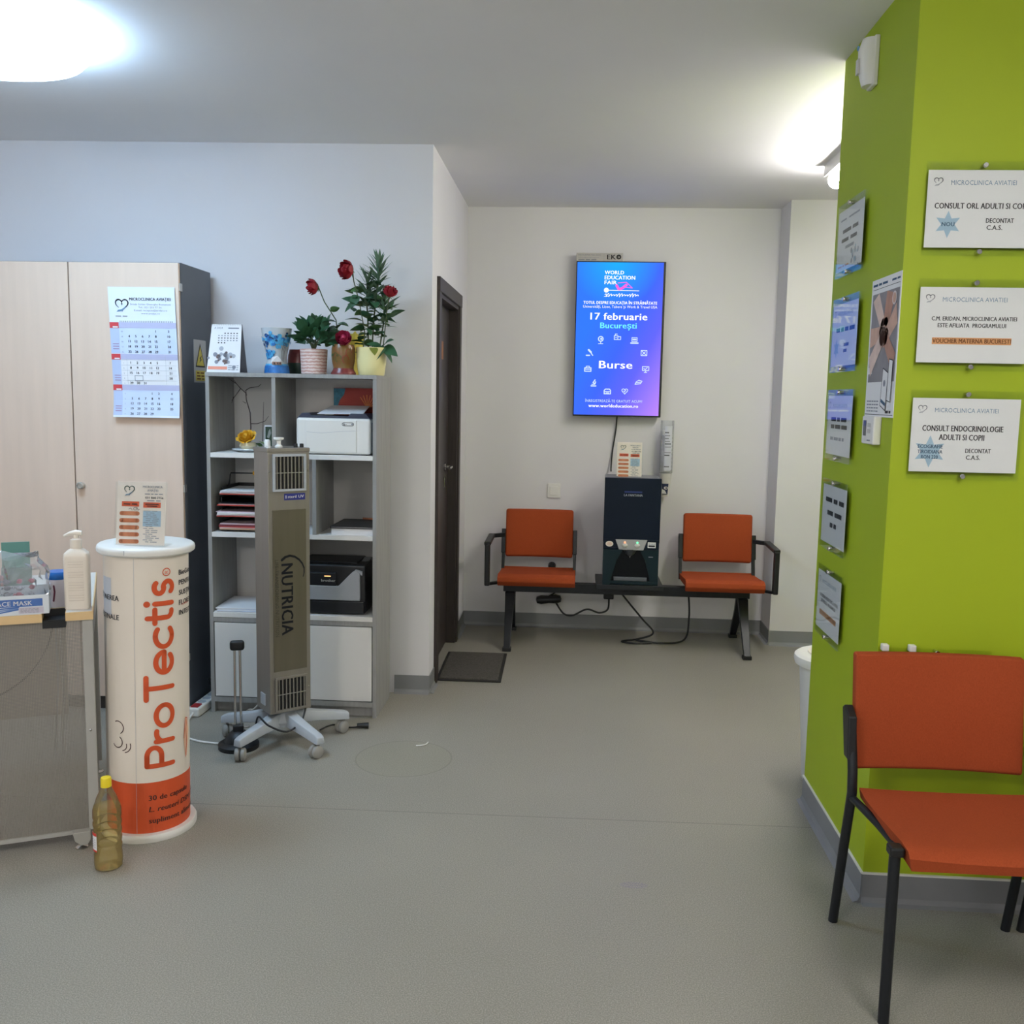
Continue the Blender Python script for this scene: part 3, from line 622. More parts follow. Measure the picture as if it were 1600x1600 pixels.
YBM = bloom_mesh(yf, .026, 1.1); o2 = bpy.data.objects.new('yellow_flower', YBM); col.objects.link(o2); o2.parent = t; o2.matrix_local = Matrix.Translation(lp(390, 690)+Vector((0, -.02, 0))) @ Vector((-.1, -.55, .8)).to_track_quat('Z', 'Y').to_matrix().to_4x4() @ Matrix.Scale(1.25, 4)
put_leaf(leaf_mesh('pale_leaf', .05, .04, mat('pale_green_leaf', S(150, 186, 110), .5), .2, .3, .7), t, lp(420, 698)+Vector((0, -.02, 0)), (-.6, -.2, .6))
put_leaf(LR, t, lp(400, 692), (.5, -.3, -.2), 0, 1.2)
t = thing('framed_card', 'small dark green picture card with white border behind the yellow flower', 'picture card', (-1.447, 4.47, Z1))
MB().box(-.020, .020, 0, .006, .018, .125).build('card', paper, t, bevel=.001)
MB().lathe([(.0001, 0), (.028, 0), (.03, .008), (.008, .02), (.0001, .02)], 20, c=(0, .003, 0)).build('stand', leaf_d, t, smooth=True)
pr = Print(t, (-.020, 0, .018), (1, 0, 0), (0, 0, 1)); pr.rect(.004, .006, .036, .100, mat('bottle_green', S(28, 62, 44), .4), 'picture'); pr.poly([(.012, .05), (.02, .08), (.028, .092), (.032, .07), (.022, .045)], mat('grey_figure', S(150, 156, 150), .5), 'picture', 1); pr.done()
# ---- painting leaning at the back
t = thing('painting', 'red abstract painting with a teal corner behind the white printer', 'painting', (-1.166, 4.60, Z1))
MB().box(0, .232, 0, .016, 0, .308).build('canvas', mat('red_canvas', S(186, 62, 34), .6, var=.3, scale=9, c2=S(150, 36, 26)), t)
pr = Print(t, (0, 0, 0), (1, 0, 0), (0, 0, 1))
teal = mat('teal_paint', S(42, 108, 128), .6, var=.4, scale=40)
pr.poly([(0, .306), (.058, .306), (.05, .275), (.03, .25), (.02, .22), (0, .20)], teal, 'paint_patch')
for i in range(7):
    a = .5+i*.28; pr.stroke([(.165, .21), (.165+.03*math.cos(a), .21+.035*math.sin(a)), (.165+.06*math.cos(a), .215+.06*math.sin(a))], .004, mat('orange_paint', S(214, 120, 50), .6), 'brush_stroke', 1)
pr.done()
# ---- white laser printer
t = thing('laser_printer', 'white laser printer with dark blue top and sheet of paper', 'printer', (-1.275, 4.335, Z1))
PW, PH, PD = .345, .168, .27
MB().box(0, PW, 0, PD, .004, PH).build('body', white_pl, t, bevel=.012, seg=3)
MB().prism([(.0, .165), (.025, .19), (.06, .19), (.07, .178), (.24, .178), (.25, .19), (.32, .19), (.345, .165)], -.235, (0, .012, 0), (1, 0, 0), (0, 0, 1)).build('output_tray', mat('printer_navy', S(34, 44, 66), .45), t, bevel=.002)
MB().add([(.09, .03, .185), (.305, .03, .188), (.29, .24, .222), (.11, .24, .222), (.09, .03, .187), (.305, .03, .19), (.29, .24, .224), (.11, .24, .224)], [(0, 1, 2, 3), (4, 7, 6, 5), (0, 4, 5, 1), (1, 5, 6, 2), (2, 6, 7, 3), (3, 7, 4, 0)]).build('paper_sheet', paper, t)
MB().box(PW-.006, PW+.002, .03, PD-.03, .02, .15).build('side_cover', mat('printer_grey', S(120, 126, 140), .5), t, bevel=.002)
MB().box(.045, .282, -.003, .01, .012, .16).build('front_cover', white_pl, t, bevel=.003)
pr = Print(t, (0, -.003, 0), (1, 0, 0), (0, 0, 1))
pr.stroke([(.222, .142), (.262, .142)], .016, ink, 'badge'); pr.stroke([(.222, .142), (.262, .142)], .011, white_pl, 'badge', 1); pr.textw('xerox', .222, .1395, .0045, ink, lay=2, bold=True); pr.disc(.262, .142, .004, ink_grey, 'badge', 2)
pr.stroke([(.05, .104), (.12, .100), (.2, .108), (.276, .112)], .0012, ink_lt, 'cover_seam'); pr.done()
for x in (.02, PW-.05): MB().box(x, x+.03, .02, PD-.02, 0, .006).build('foot', black_m, t)
# ---- second row: letter trays with papers
pap_red = mat('red_folder', S(196, 60, 44), .6); pap_pink = mat('pinkish_paper', S(214, 190, 196), .8); pap_blue = mat('bluish_paper', S(204, 212, 226), .8)
tray_lab = ['topmost black letter tray with ring-bound papers', 'second black letter tray from the top holding a red folder', 'third black letter tray with overflowing white papers', 'lowest black letter tray holding pink and brown papers']
tz = [1.035, .985, .935, .872]
for i, z in enumerate(tz):
    zz = z
    t = thing('letter_tray', tray_lab[i], 'letter tray', (-1.655, 4.345+.02*(i == 0), zz), 0, 'stacked letter trays')
    MB().box(0, .255, .0, .27, 0, .004).build('tray_floor', black_m, t)
    MB().box(0, .005, .05, .27, .004, .036).box(.25, .255, .05, .27, .004, .036).box(.005, .25, .265, .27, .004, .036).build('tray_rim', black_m, t)
    if i == 0:
        MB().tube([(.01, .10, .03), (.016, .12, .094), (.24, .12, .096), (.245, .10, .03)], .0035, 6).build('wire_handle', black_met, t); MB().tube([(.0, .14, .03), (.010, .13, .088)], .003, 6).build('wire_handle', black_met, t)
        MB().box(.125, .15, .112, .128, .087, .105).build('clip', yf, t, bevel=.003)
def paper_stack(name, label, loc, w_, d_, sheets, group=None, rz=0, wob=.006, bend=0):
    t = thing(name, label, 'papers', loc, rz, group); z = 0
    random.seed(hash(label) % 1000 if False else len(label))
    for (mt_, th) in sheets:
        dx, dy, a = random.uniform(-wob, wob), random.uniform(-wob, wob), random.uniform(-.03, .03)
        mb = MB(); n_ = 6; v = []
        for s_ in range(n_+1):
            y = d_*s_/n_; b = -bend*max(0, 1-s_/n_*2.2)**2
            for zz in (z+b, z+th+b):
                for x in (0, w_): v.append((x, y, zz))
        f = []
        for s_ in range(n_):
            k_ = s_*4; f += [(k_, k_+4, k_+5, k_+1), (k_+2, k_+3, k_+7, k_+6), (k_, k_+2, k_+6, k_+4), (k_+1, k_+5, k_+7, k_+3)]
        f += [(0, 1, 3, 2), (n_*4, n_*4+2, n_*4+3, n_*4+1)]
        mb.add(v, f, Matrix.Translation((dx, dy, 0)) @ Matrix.Rotation(a, 4, 'Z')); mb.build('sheet', mt_, t); z += th+.0004
    return t
paper_stack('paper_stack', 'papers and red folder in the topmost letter tray', (-1.645, 4.352, tz[0]+.0045), .23, .25, [(pap_red, .003), (paper, .006), (pap_blue, .004), (paper, .004)], 'papers in letter trays')
paper_stack('paper_stack', 'thin red folder in the second letter tray', (-1.648, 4.330, tz[1]+.0045), .235, .25, [(pap_red, .004), (pap_pink, .004), (black_m, .003)], 'papers in letter trays')
paper_stack('paper_stack', 'thick bent white papers in the third letter tray', (-1.650, 4.322, tz[2]+.0045), .24, .25, [(pap_red, .002), (pap_pink, .005), (paper, .005), (paper, .006), (pap_pink, .003)], 'papers in letter trays')
paper_stack('paper_stack', 'pink and brown papers in the lowest letter tray', (-1.640, 4.335, tz[3]+.0045), .225, .25, [(mat('kraft_paper', S(196, 160, 130), .8), .006), (pap_pink, .005), (pap_red, .003), (mat('maroon_folder', S(120, 50, 60), .7), .008), (pap_pink, .006)], 'papers in letter trays')
# ---- ream with black folder
t = tag(MB().box(-1.113, -.918, 4.335, 4.60, Z2, Z2+.03).build('paper_ream', paper, bevel=.001), 'white ream of paper on the middle right shelf', 'paper')
t = thing('ring_folder', 'flat black folder lying on the white paper ream', 'folder', (-1.118, 4.33, Z2+.0305))
MB().box(0, .205, 0, .27, 0, .004).build('cover', black_m, t, bevel=.001); MB().box(0, .205, 0, .27, .007, .011).build('cover', black_m, t, bevel=.001); MB().box(.005, .2, .005, .262, .004, .007).build('sheets', paper, t)
t = tag(MB().tube([(-1.02, 4.585, Z2+.047), (-.92, 4.57, Z2+.047)], .005, 8).build('pen', mat('copper_pen', S(200, 130, 100), .35, .6), smooth=True), 'copper coloured pen on the black folder', 'pen')
# ---- papers on lower left shelf
paper_stack('paper_stack', 'loose stack of white papers on the lower left shelf', (-1.668, 4.33, Z3), .28, .27, [(paper, .004), (pap_blue, .003), (paper, .004), (pap_blue, .003), (paper, .004)], None, 0, .012)
# ---- black printer
t = thing('black_printer', 'black laser printer with silver front on the lower right shelf', 'printer', (-1.318, 4.345, Z3))
BW = .36
MB().box(0, BW, .012, .27, .006, .235).build('body', black_m, t, bevel=.008, seg=3)
MB().box(.004, BW-.004, 0, .05, .006, .066).build('paper_tray', black_met, t, bevel=.004)
silver = mat('silver_plastic', S(158, 162, 166), .4, .15)
MB().prism([(.004, .07), (BW-.022, .07), (BW-.022, .200), (BW-.045, .215), (BW-.06, .205), (BW-.125, .138), (.10, .138), (.05, .205), (.02, .215), (.004, .20)], -.03, (0, -.004, 0), (1, 0, 0), (0, 0, 1)).build('front_cover', silver, t, bevel=.003)
MB().add([(BW-.045, .0, .216), (BW-.012, .0, .206), (BW-.012, .2, .245), (BW-.045, .2, .245), (BW-.045, .0, .2), (BW-.012, .0, .19), (BW-.012, .2, .23), (BW-.045, .2, .23)], [(0, 1, 2, 3), (4, 7, 6, 5), (0, 4, 5, 1), (1, 5, 6, 2), (2, 6, 7, 3), (3, 7, 4, 0)]).build('side_trim', silver, t)
MB().box(.09, BW-.135, -.002, .05, .138, .20).build('control_panel', black_met, t, bevel=.004)
MB().box(.04, BW-.05, .06, .25, .234, .242).build('output_tray', black_met, t, bevel=.002)
pr = Print(t, (0, -.0025, 0), (1, 0, 0), (0, 0, 1)); pr.text('brother', .155, .158, .222, .012, white_pl, bold=True); pr.done()
pr = Print(t, (0, -.002, 0), (1, 0, 0), (0, 0, 1)); pr.rect(.17, .182, .2, .186, mat('amber_led', S(255, 190, 120), .4, emit=1.5), 'status_light', 2); pr.done()
for x in (.02, BW-.06): MB().box(x, x+.04, .03, .25, 0, .007).build('foot', black_m, t)
# ------------------------------------------------------------------ steel air steriliser tower on castors
TA = math.radians(40)
t = thing('air_purifier_tower', 'tall brushed steel air purifier tower on five grey castors', 'air purifier', (-1.238, 3.992, 0), TA)
TW, TD, B0, B1 = .186, .15, .150, 1.283
MB().box(-TW/2, TW/2, -TD/2, TD/2, B0, B1).build('housing', steel, t, bevel=.003)
MB().box(-TW/2-.002, TW/2+.002, -TD/2-.002, TD/2+.002, B1-.012, B1+.004).build('top_cap', steel, t, bevel=.002)
yf_ = -TD/2
MB().box(-TW/2+.018, TW/2-.018, yf_-.0025, yf_+.004, B0+.185, 1.029).build('front_panel', steel_dark, t, bevel=.001)
for z0, z1 in ((1.106, 1.262), (.157, .310)):
    x0, x1 = -TW/2+.022, TW/2-.018
    g = MB().box(x0, x1, yf_-.008, yf_, z0, z0+.010).box(x0, x1, yf_-.008, yf_, z1-.010, z1).box(x0, x0+.010, yf_-.008, yf_, z0+.01, z1-.01).box(x1-.010, x1, yf_-.008, yf_, z0+.01, z1-.01).build('grille_frame', grey_pl if z0 > .6 else steel, t, bevel=.001)
    MB().box(x0+.01, x1-.01, yf_-.0012, yf_+.002, z0+.01, z1-.01).build('grille_opening', black_m, t)
    n_ = 8
    for i in range(n_):
        x = x0+.014+(x1-x0-.032)*i/(n_-1); MB().box(x, x+.005, yf_-.007, yf_-.0012, z0+.01, z1-.01).build('grille_slat', steel, g)
    MB().box(x0+.01, x1-.01, yf_-.0085, yf_-.0065, (z0+z1)/2-.0015, (z0+z1)/2+.0015).build('grille_crossbar', alu, g)
pr = Print(t, (0, yf_-.0001, 0), (1, 0, 0), (0, 0, 1))
lb = mat('label_blue', S(40, 48, 130), .5); pr.rect(-.022, 1.068, .072, 1.096, lb, 'maker_label'); pr.text('steril UV', -.006, 1.077, .066, .012, paper, lay=2, bold=True); pr.stroke([(-.014, 1.087), (-.014, 1.077)], .004, paper, 'maker_label', 2); pr.done()
ink_n = mat('navy_print', S(36, 38, 48), .5)
# NUTRICIA reading downwards: advance -z, glyph tops to +x
pr = Print(t, (0, yf_-.0027, .798), (0, 0, -1), (1, 0, 0), lift=.0005)
pr.text('NUTRICIA', .0, -.038, .305, .052, ink_n, bold=True)
pr.text('LIFE-TRANSFORMING NUTRITION', -.02, -.066, .31, .016, mat('grey_print', S(92, 88, 78), .5))
AP = [(-.018, -.036), (-.030, -.020), (-.034, .0), (-.028, .022), (-.014, .042), (.004, .056), (.024, .064), (.044, .064), (.060, .060)]
for i in range(8): pr.stroke(AP[i:i+2], .011-.001*i, ink_n, 'arc_logo', 1); pr.done()
for x, z in ((-TW/2+.008, 1.19), (TW/2-.008, 1.19), (TW/2-.008, .25)): MB().lathe([(.0001, 0), (.004, 0), (.003, .002), (.0001, .0025)], 10, M=Matrix.Translation((x, yf_, z)) @ Matrix.Rotation(math.pi/2, 4, 'X')).build('screw', chrome, t)
for x in (.045, .072): MB().lathe([(.0001, 0), (.009, 0), (.008, .016), (.0001, .017)], 14, c=(x, -.045, B1+.004)).build('knob', black_m, t, smooth=True)
MB().box(-TW/2-.006, -TW/2, -.03, .02, B0+.03, B0+.08).build('inlet_socket', grey_pl, t, bevel=.002)
MB().lathe([(.0001, .155), (.05, .155), (.058, .13), (.075, .10), (.070, .082), (.03, .075), (.0001, .075)], 28).build('hub', grey_pl, t, smooth=True)
for k_ in range(5):
    a = math.radians(-114+72*k_)-TA; dx, dy = math.cos(a), math.sin(a); pv = Vector((-dy, dx, 0)); dv = Vector((dx, dy, 0))
    v = []
    for (s_, hw, zt, zb) in ((.03, .034, .142, .085), (.15, .027, .118, .076), (.27, .022, .098, .062), (.29, .020, .090, .060)):
        for (q, z) in ((-1, zb), (1, zb), (.75, zt), (-.75, zt)): v.append(dv*s_+pv*hw*q+Vector((0, 0, z)))
    f = [(0, 3, 2, 1), (12, 13, 14, 15)]+[(i*4+j, i*4+(j+1) % 4, (i+1)*4+(j+1) % 4, (i+1)*4+j) for i in range(3) for j in range(4)]
    lg = MB().add(v, f).build('leg', grey_pl, t, bevel=.004, smooth=True)
    c0 = dv*.268
    ca = random.uniform(0, 6.28) if k_ not in (0, 1, 2) else math.radians([10, -35, -30][k_])-TA
    ax = Vector((math.cos(ca), math.sin(ca), 0)); cc = c0+Vector((math.sin(ca), -math.cos(ca), 0))*.012
    cs = MB().tube([c0+Vector((0, 0, .064)), c0+Vector((0, 0, .038))], .006, 8).build('castor', caster_m, t)
    for sgn in (-1, 1):
        p = cc+ax*sgn*.012+Vector((0, 0, .027)); MB().lathe([(.0001, -.010), (.022, -.010), (.027, -.006), (.027, .006), (.022, .010), (.0001, .010)], 22, M=Matrix.Translation(p) @ ax.to_track_quat('Z', 'Y').to_matrix().to_4x4()).build('wheel', caster_m, cs, smooth=True)
Mi = Matrix.Rotation(-TA, 4, 'Z') @ Matrix.Translation((1.238, -3.992, 0))
def cable(name, pts, r, mt, parent=None, M=None, n=10):
    P = [Vector(p) for p in pts]; out = []
    for i in range(len(P)-1):
        p0, p1, p2, p3 = P[max(i-1, 0)], P[i], P[i+1], P[min(i+2, len(P)-1)]
        for k_ in range(n):
            s_ = k_/n; out.append(.5*((2*p1)+(p2-p0)*s_+(2*p0-5*p1+4*p2-p3)*s_*s_+(3*p1-p0-3*p2+p3)*s_**3))
    out.append(P[-1]); out = [M @ p if M else p for p in out]
    return MB().tube(out, r, 8).build(name, mt, parent, smooth=True)
cable('power_cable', [ony(478, 1104, 3.98), ony(470, 1128, 3.93), ony(448, 1143, 3.84), ony(420, 1134, 3.82), ony(404, 1120, 3.85), ony(400, 1130, 3.9)-Vector((0, 0, .02)), onz(408, 1150)+Vector((0, 0, .06)), onz(395, 1160)+Vector((0, 0, .005))], .0042, black_m, t, Mi)
cable('power_cable', [onz(500, 1142)+Vector((0, 0, .005)), onz(520, 1134)+Vector((0, 0, .005)), onz(545, 1138)+Vector((0, 0, .005)), onz(562, 1138)+Vector((0, 0, .008))], .0035, black_m, t, Mi)
MB().tube([Mi @ (onz(558, 1138)+Vector((0, 0, .014))), Mi @ (onz(576, 1138)+Vector((0, 0, .014)))], [.010, .014], 10).build('plug', black_m, t, smooth=True)
cable('earth_lead', [ony(404, 1100, 4.05), ony(396, 1108, 4.1), onz(388, 1112)+Vector((0, 0, .01)), onz(380, 1118)+Vector((0, 0, .005))], .003, white_pl, t, Mi)
# small fittings standing on the tower
tt = B1+.0045
RT_ = Matrix.Translation((-1.238, 3.992, 0)) @ Matrix.Rotation(TA, 4, 'Z')
p = RT_ @ Vector((-.02, -.02, tt)); tag(MB().lathe([(.0001, 0), (.016, 0), (.016, .006), (.009, .012), (.009, .028), (.021, .034), (.021, .042), (.0001, .042)], 24, c=p).build('plastic_spool', white_pl, smooth=True), 'white plastic spool standing on the steel tower', 'spool')
p = RT_ @ Vector((-.058, .01, tt)); tag(MB().lathe([(.0001, 0), (.013, 0), (.013, .026), (.008, .032), (.0001, .032)], 20, c=p).build('plastic_cap', white_pl, smooth=True), 'short white plastic cap left of the spool on the steel tower', 'cap')  # small loose plastic cap
p = RT_ @ Vector((-.08, -.055, tt)); tag(MB().lathe([(.0001, 0), (.009, 0), (.009, .010), (.0001, .011)], 14, c=p).build('plastic_button', white_pl, smooth=True), 'tiny white button on the front left corner of the steel tower', 'button')
# ------------------------------------------------------------------ two-rod stand
t = thing('rod_stand', 'black domed base with two chrome rods and a black grip', 'stand', (-1.405, 3.885, 0), .3)
MB().lathe([(.0001, 0), (.085, 0), (.086, .018), (.070, .028), (.060, .030), (.050, .052), (.030, .072), (.0001, .078)], 36).build('base', black_m, t, smooth=True)
for x in (-.012, .012): MB().tube([(x, 0, .07), (x*.9, .004, .435)], .0055, 12).build('rod', chrome, t, smooth=True)
MB().box(-.030, .030, -.014, .014, .426, .470).build('grip', black_m, t, bevel=.012, seg=3, smooth=True)
MB().box(-.022, .022, -.018, .018, .068, .10).build('clamp', black_met, t, bevel=.004); MB().tube([(.02, -.01, .09), (.045, -.02, .095)], .004, 8).build('screw', chrome, t)
# ------------------------------------------------------------------ promotional column
RB = .136
t = thing('display_column', 'round white advertising column with orange vertical lettering', 'display column', (-1.458, 3.132, 0)); t.rotation_euler = (0, math.radians(.9), 0)
MB().lathe([(.0001, 0), (.157, 0), (.159, .006), (.159, .020), (.155, .027), (.0001, .027)], 64).build('base_disc', white_pl, t, smooth=True)
MB().lathe([(.0001, .027), (RB, .027), (RB, .975), (.0001, .975)], 96).build('drum', mat('column_print_white', S(232, 222, 208), .5, var=.01), t, smooth=True)
MB().lathe([(.0001, .975), (.150, .975), (.157, .981), (.158, .99), (.156, .998), (.150, 1.003), (.0001, 1.003)], 64).build('top_disc', white_pl, t, smooth=True)
ang0 = math.atan2(-3.132, 1.458)
def cfn(u, v, h):
    a = ang0+u/RB; r = RB+h; return Vector((r*math.cos(a), r*math.sin(a), v))
pr = Print(t, fn=cfn, lift=.0007)
circ = 2*math.pi*RB
for i in range(96):
    a = -circ/2+circ*i/96; pr.rect(a, .0275, a+circ/96, .205, orange_p, 'orange_band')
pr.rect(-.0415, .0275, -.0405, .97, ink_lt, 'seam', 1)
def arcp(cx, cy, r, a0, a1, n_=14, ry=None): return [(cx+r*math.cos(math.radians(a0+(a1-a0)*i/n_)), cy+(ry or r)*math.sin(math.radians(a0+(a1-a0)*i/n_))) for i in range(n_+1)]
def line(*p):
    out = []
    for (a, b), (c, d_) in zip(p, p[1:]):
        for i in range(5): out.append((a+(c-a)*i/5, b+(d_-b)*i/5))
    return out+[p[-1]]
GL = {  # monoline rounded letters: strokes, advance
 'P': ([line((0, 0), (0, 1.4)), line((0, 1.4), (.42, 1.4))+arcp(.42, 1.02, .38, 90, -90)+line((.42, .64), (0, .64))], 1.05),
 'r': ([line((0, 0), (0, .92)), [(0, .55)]+arcp(.36, .54, .36, 170, 75)], .66),
 'o': ([arcp(.45, .46, .45, 0, 360, 28)], 1.18),
 'T': ([line((0, 1.4), (.96, 1.4)), line((.48, 1.4), (.48, 0))], 1.12),
 'e': ([line((.02, .46), (.88, .46))+arcp(.45, .46, .44, 0, 312, 24)], 1.12),
 'c': ([arcp(.45, .46, .45, 48, 312, 22)], 1.02),
 't': ([line((.22, 1.3), (.22, .3))+arcp(.48, .28, .26, 180, 275), line((0, .92), (.58, .92))], .82),
 'i': ([line((0, 0), (0, .92))], .34),
 's': ([arcp(.34, .68, .26, 35, 180, 12)+[(.12, .58), (.35, .48), (.56, .38)]+arcp(.34, .24, .26, 20, -145, 14)], .86)}
GL['s'] = ([arcp(.34, .69, .25, 40, 270, 16)[0:17]+arcp(.34, .22, .25, 90, -140, 16)], .86)
adv = 0; word = 'ProTectis'; total = sum(GL[c_][1] for c_ in word[:-1])+.62
U_B, Z_S, LEN = .088, .262, .632; k_ = LEN/total
for c_ in word:
    for st in GL[c_][0]: pr.stroke([(U_B-.008-y*.062, Z_S+(adv+x)*k_) for x, y in st], .0165, orange_p, 'large_lettering', 2)
    if c_ == 'i': pr.disc(U_B-.008-1.32*.062, Z_S+adv*k_, .0105, orange_p, 'large_lettering', 2)
    adv += GL[c_][1]
pr.stroke(arcp(.062, .922, .0125, 0, 360, 20), .0028, orange_p, 'large_lettering', 2)
pr.put([(.062-.007+ (1-b)*.0125 if False else .062+.006-b*.012, .922-.005+a*.010) for a, b in glyphs('R', True)[0]], glyphs('R', True)[1], orange_p, 'large_lettering', 2)
brown_ink = mat('dark_brown_ink', S(70, 42, 36), .7); ORI = circ
for off in (0, ):
    for i, s_ in enumerate(['BioGaia ProTectis', 'PENTRU', 'SUSȚINEREA', 'FLOREI', 'INTESTINALE']):
        pr.textw(s_, .112, .905-.0345*i, .0175, ink, cut=.012, name='small_lettering', bold=True, sx=.95)
pr.textw('supliment', .125, .80, .008, orange_p, cut=.012, name='small_lettering')
for s_, z in (('SUSȚINEREA', .826), ('INTESTINALE', .762)): pr.textw(s_, -.094, z, .0175, ink, 1, cut=.012, name='small_lettering', bold=True, sx=.95)
pr.rect(-.19, .775, -.128, .90, mat('pale_blue_print', S(196, 202, 212), .6), 'picture', 0, .012)
for i, (s_, sl) in enumerate([('30 de capsule', 0), ('L. reuteri DSM 17938', .2), ('supliment alimentar', 0)]):
    pr.textw(s_, -.002, .142-.040*i, .0185, brown_ink, cut=.012, name='small_lettering', lay=2, slant=sl, bold=True)
flesh = mat('peach_print', S(236, 190, 160), .6)
pr.poly([(.132, .33), (.145, .40), (.158, .39), (.165, .35), (.16, .31), (.15, .26), (.138, .27)], flesh, 'baby_drawing', 1, .01)
pr.stroke([(.132, .33), (.142, .40), (.155, .395), (.145, .36), (.150, .31), (.142, .26)], .003, orange_p, 'baby_drawing', 2)
pr.stroke(arcp(-.105, .395, .022, -60, 120, 10), .003, brown_ink, 'child_drawing', 1); pr.stroke(arcp(-.108, .345, .020, -150, 60, 10), .003, brown_ink, 'child_drawing', 1); pr.stroke(arcp(-.09, .335, .018, -80, 20, 8), .003, brown_ink, 'child_drawing', 1); pr.stroke(arcp(-.082, .335, .024, -80, 20, 8), .003, brown_ink, 'child_drawing', 1)
pr.done()
MB().box(-.001, .001, -.0005, .0005, .984, .998, M=Matrix.Rotation(ang0-.45, 4, 'Z') @ Matrix.Translation((.158, 0, 0))).build('rim_joint', ink_grey, t)
# ---- price leaflet in a clear stand (twice)
def leaflet_stand(name, label, loc, rz, ws=.162, hs=.212, mark=False):
    t = thing(name, label, 'leaflet stand', loc, rz, 'clear leaflet stands')
    a = math.radians(8); R_ = Matrix.Rotation(-a, 4, 'X')
    MB().box(-ws/2, ws/2, -.001, .001, 0, hs, M=Matrix.Translation((0, 0, .003)) @ R_).build('leaflet', paper_c, t)
    MB().box(-ws/2-.004, ws/2+.004, -.0055, -.003, 0, hs-.004, M=Matrix.Translation((0, 0, .003)) @ R_).build('clear_front', acrylic, t)
    MB().box(-ws/2-.004, ws/2+.004, .0025, .005, 0, hs-.004, M=Matrix.Translation((0, 0, .003)) @ R_).build('clear_back', acrylic_b, t)
    MB().box(-ws/2-.004, ws/2+.004, -.006, .06, 0, .0025).build('clear_foot', acrylic, t)
    O = Matrix.Translation((0, 0, .003)) @ R_ @ Vector((-ws/2, -.0012, 0)); V = R_.to_3x3() @ Vector((0, 0, 1))
    pr = Print(t, O, (1, 0, 0), V, lift=.0003); q = ws/.162
    pr.heart(.040*q, hs-.030, .034*q, mat('green_grey_ink', S(84, 108, 96), .8), ink_blue)
    pr.text('MICROCLINICA', .085*q, hs-.022, .150*q, .0075, ink_grey, bold=True); pr.text('AVIAȚIEI', .100*q, hs-.034, .136*q, .0075, ink_grey, bold=True)
    pr.bars(.092*q, .152*q, hs-.044, .003, ink_grey, 4)
    pr.text('031 860 7756', .094*q, hs-.058, .154*q, .007, ink, bold=True); pr.bars(.10*q, .145*q, hs-.066, .003, ink_grey, 2)
    pr.rect(.016*q, hs-.085, .074*q, hs-.068, orange_p, 'heading'); pr.rect(.088*q, hs-.088, .146*q, hs-.070, orange_p, 'heading')
    pr.bars(.022*q, .068*q, hs-.079, .004, brown_ink, 2, lay=2); pr.bars(.095*q, .14*q, hs-.078, .003, brown_ink, 1, lay=2); pr.bars(.1*q, .135*q, hs-.084, .003, brown_ink, 1, lay=2)
    for i in range(5):
        v_ = hs-.108-.0232*i; pr.stroke([(.016*q, v_), (.070*q, v_)], .014, orange_b, 'price_bar')
    if mark:
        pr.stroke([(.040, hs-.094), (.048, hs-.090), (.052, hs-.096)], .0012, ink, 'pen_mark', 2); pr.stroke(arcp(.062, hs-.092, .005, 0, 360, 12), .0012, ink, 'pen_mark', 2); pr.stroke([(.068, hs-.088), (.073, hs-.097), (.078, hs-.093)], .0012, ink, 'pen_mark', 2)
    pr.rect(.088*q, .062, .148*q, hs-.098, star_m, 'service_panel')
    random.seed(6)
    for i in range(17):
        v_ = hs-.100-.0064*i; a_ = .09*q+(.008 if i % 3 else 0); pr.bars(a_, a_+random.uniform(.02, .052)*q, v_, .0022, ink_grey, 2, lay=1)
    pr.done()
    return t
leaflet_stand('leaflet_stand', 'orange and blue price leaflet in a clear stand on the white column', ony(229, 846, 3.10)*1.0, .0, .165, .212, True)
bpy.context.view_layer.update()
ls = [o for o in col.objects if o.name.startswith('leaflet_stand')][0]; ls.location.z = 1.0035; ls.location.y = 3.055; ls.location.x = -1.428
# ------------------------------------------------------------------ reception desk
DA, DB = Vector((-1.788, 2.841, 0)), Vector((-1.547, 2.959, 0)); dd = (DB-DA).normalized(); da = math.atan2(dd.y, dd.x); DZT = .80
t = thing('reception_desk', 'reception desk with beech top and grey perforated front', 'desk', DB, da)
beech = mat('beech_edge', S(222, 190, 140), .5, var=.05, scale=4, stretch=(.6, 8, 8), bump=.02)
LN = 1.30; NX0, NX1, TH = -.150, -.082, .027
MB().box(-LN, NX0, 0, .72, DZT-TH, DZT).box(NX1, 0, 0, .72, DZT-TH, DZT).box(NX0, NX1, .085, .72, DZT-TH, DZT).build('desk_top', beech, t)
MB().box(NX0, NX1, .012, .085, DZT-.05, DZT-.024).box(NX0, NX1, .078, .085, DZT-.024, DZT-.001).build('cable_tray', black_m, t)
MB().box(-LN+.004, NX0-.002, .004, .716, DZT, DZT+.0008).box(NX1+.002, -.004, .004, .716, DZT, DZT+.0008).box(NX0-.002, NX1+.002, .087, .716, DZT, DZT+.0008).build('top_overlay', mat('pale_overlay', S(216, 212, 206), .4), t)  # thin overlay, paler than the beech top it covers
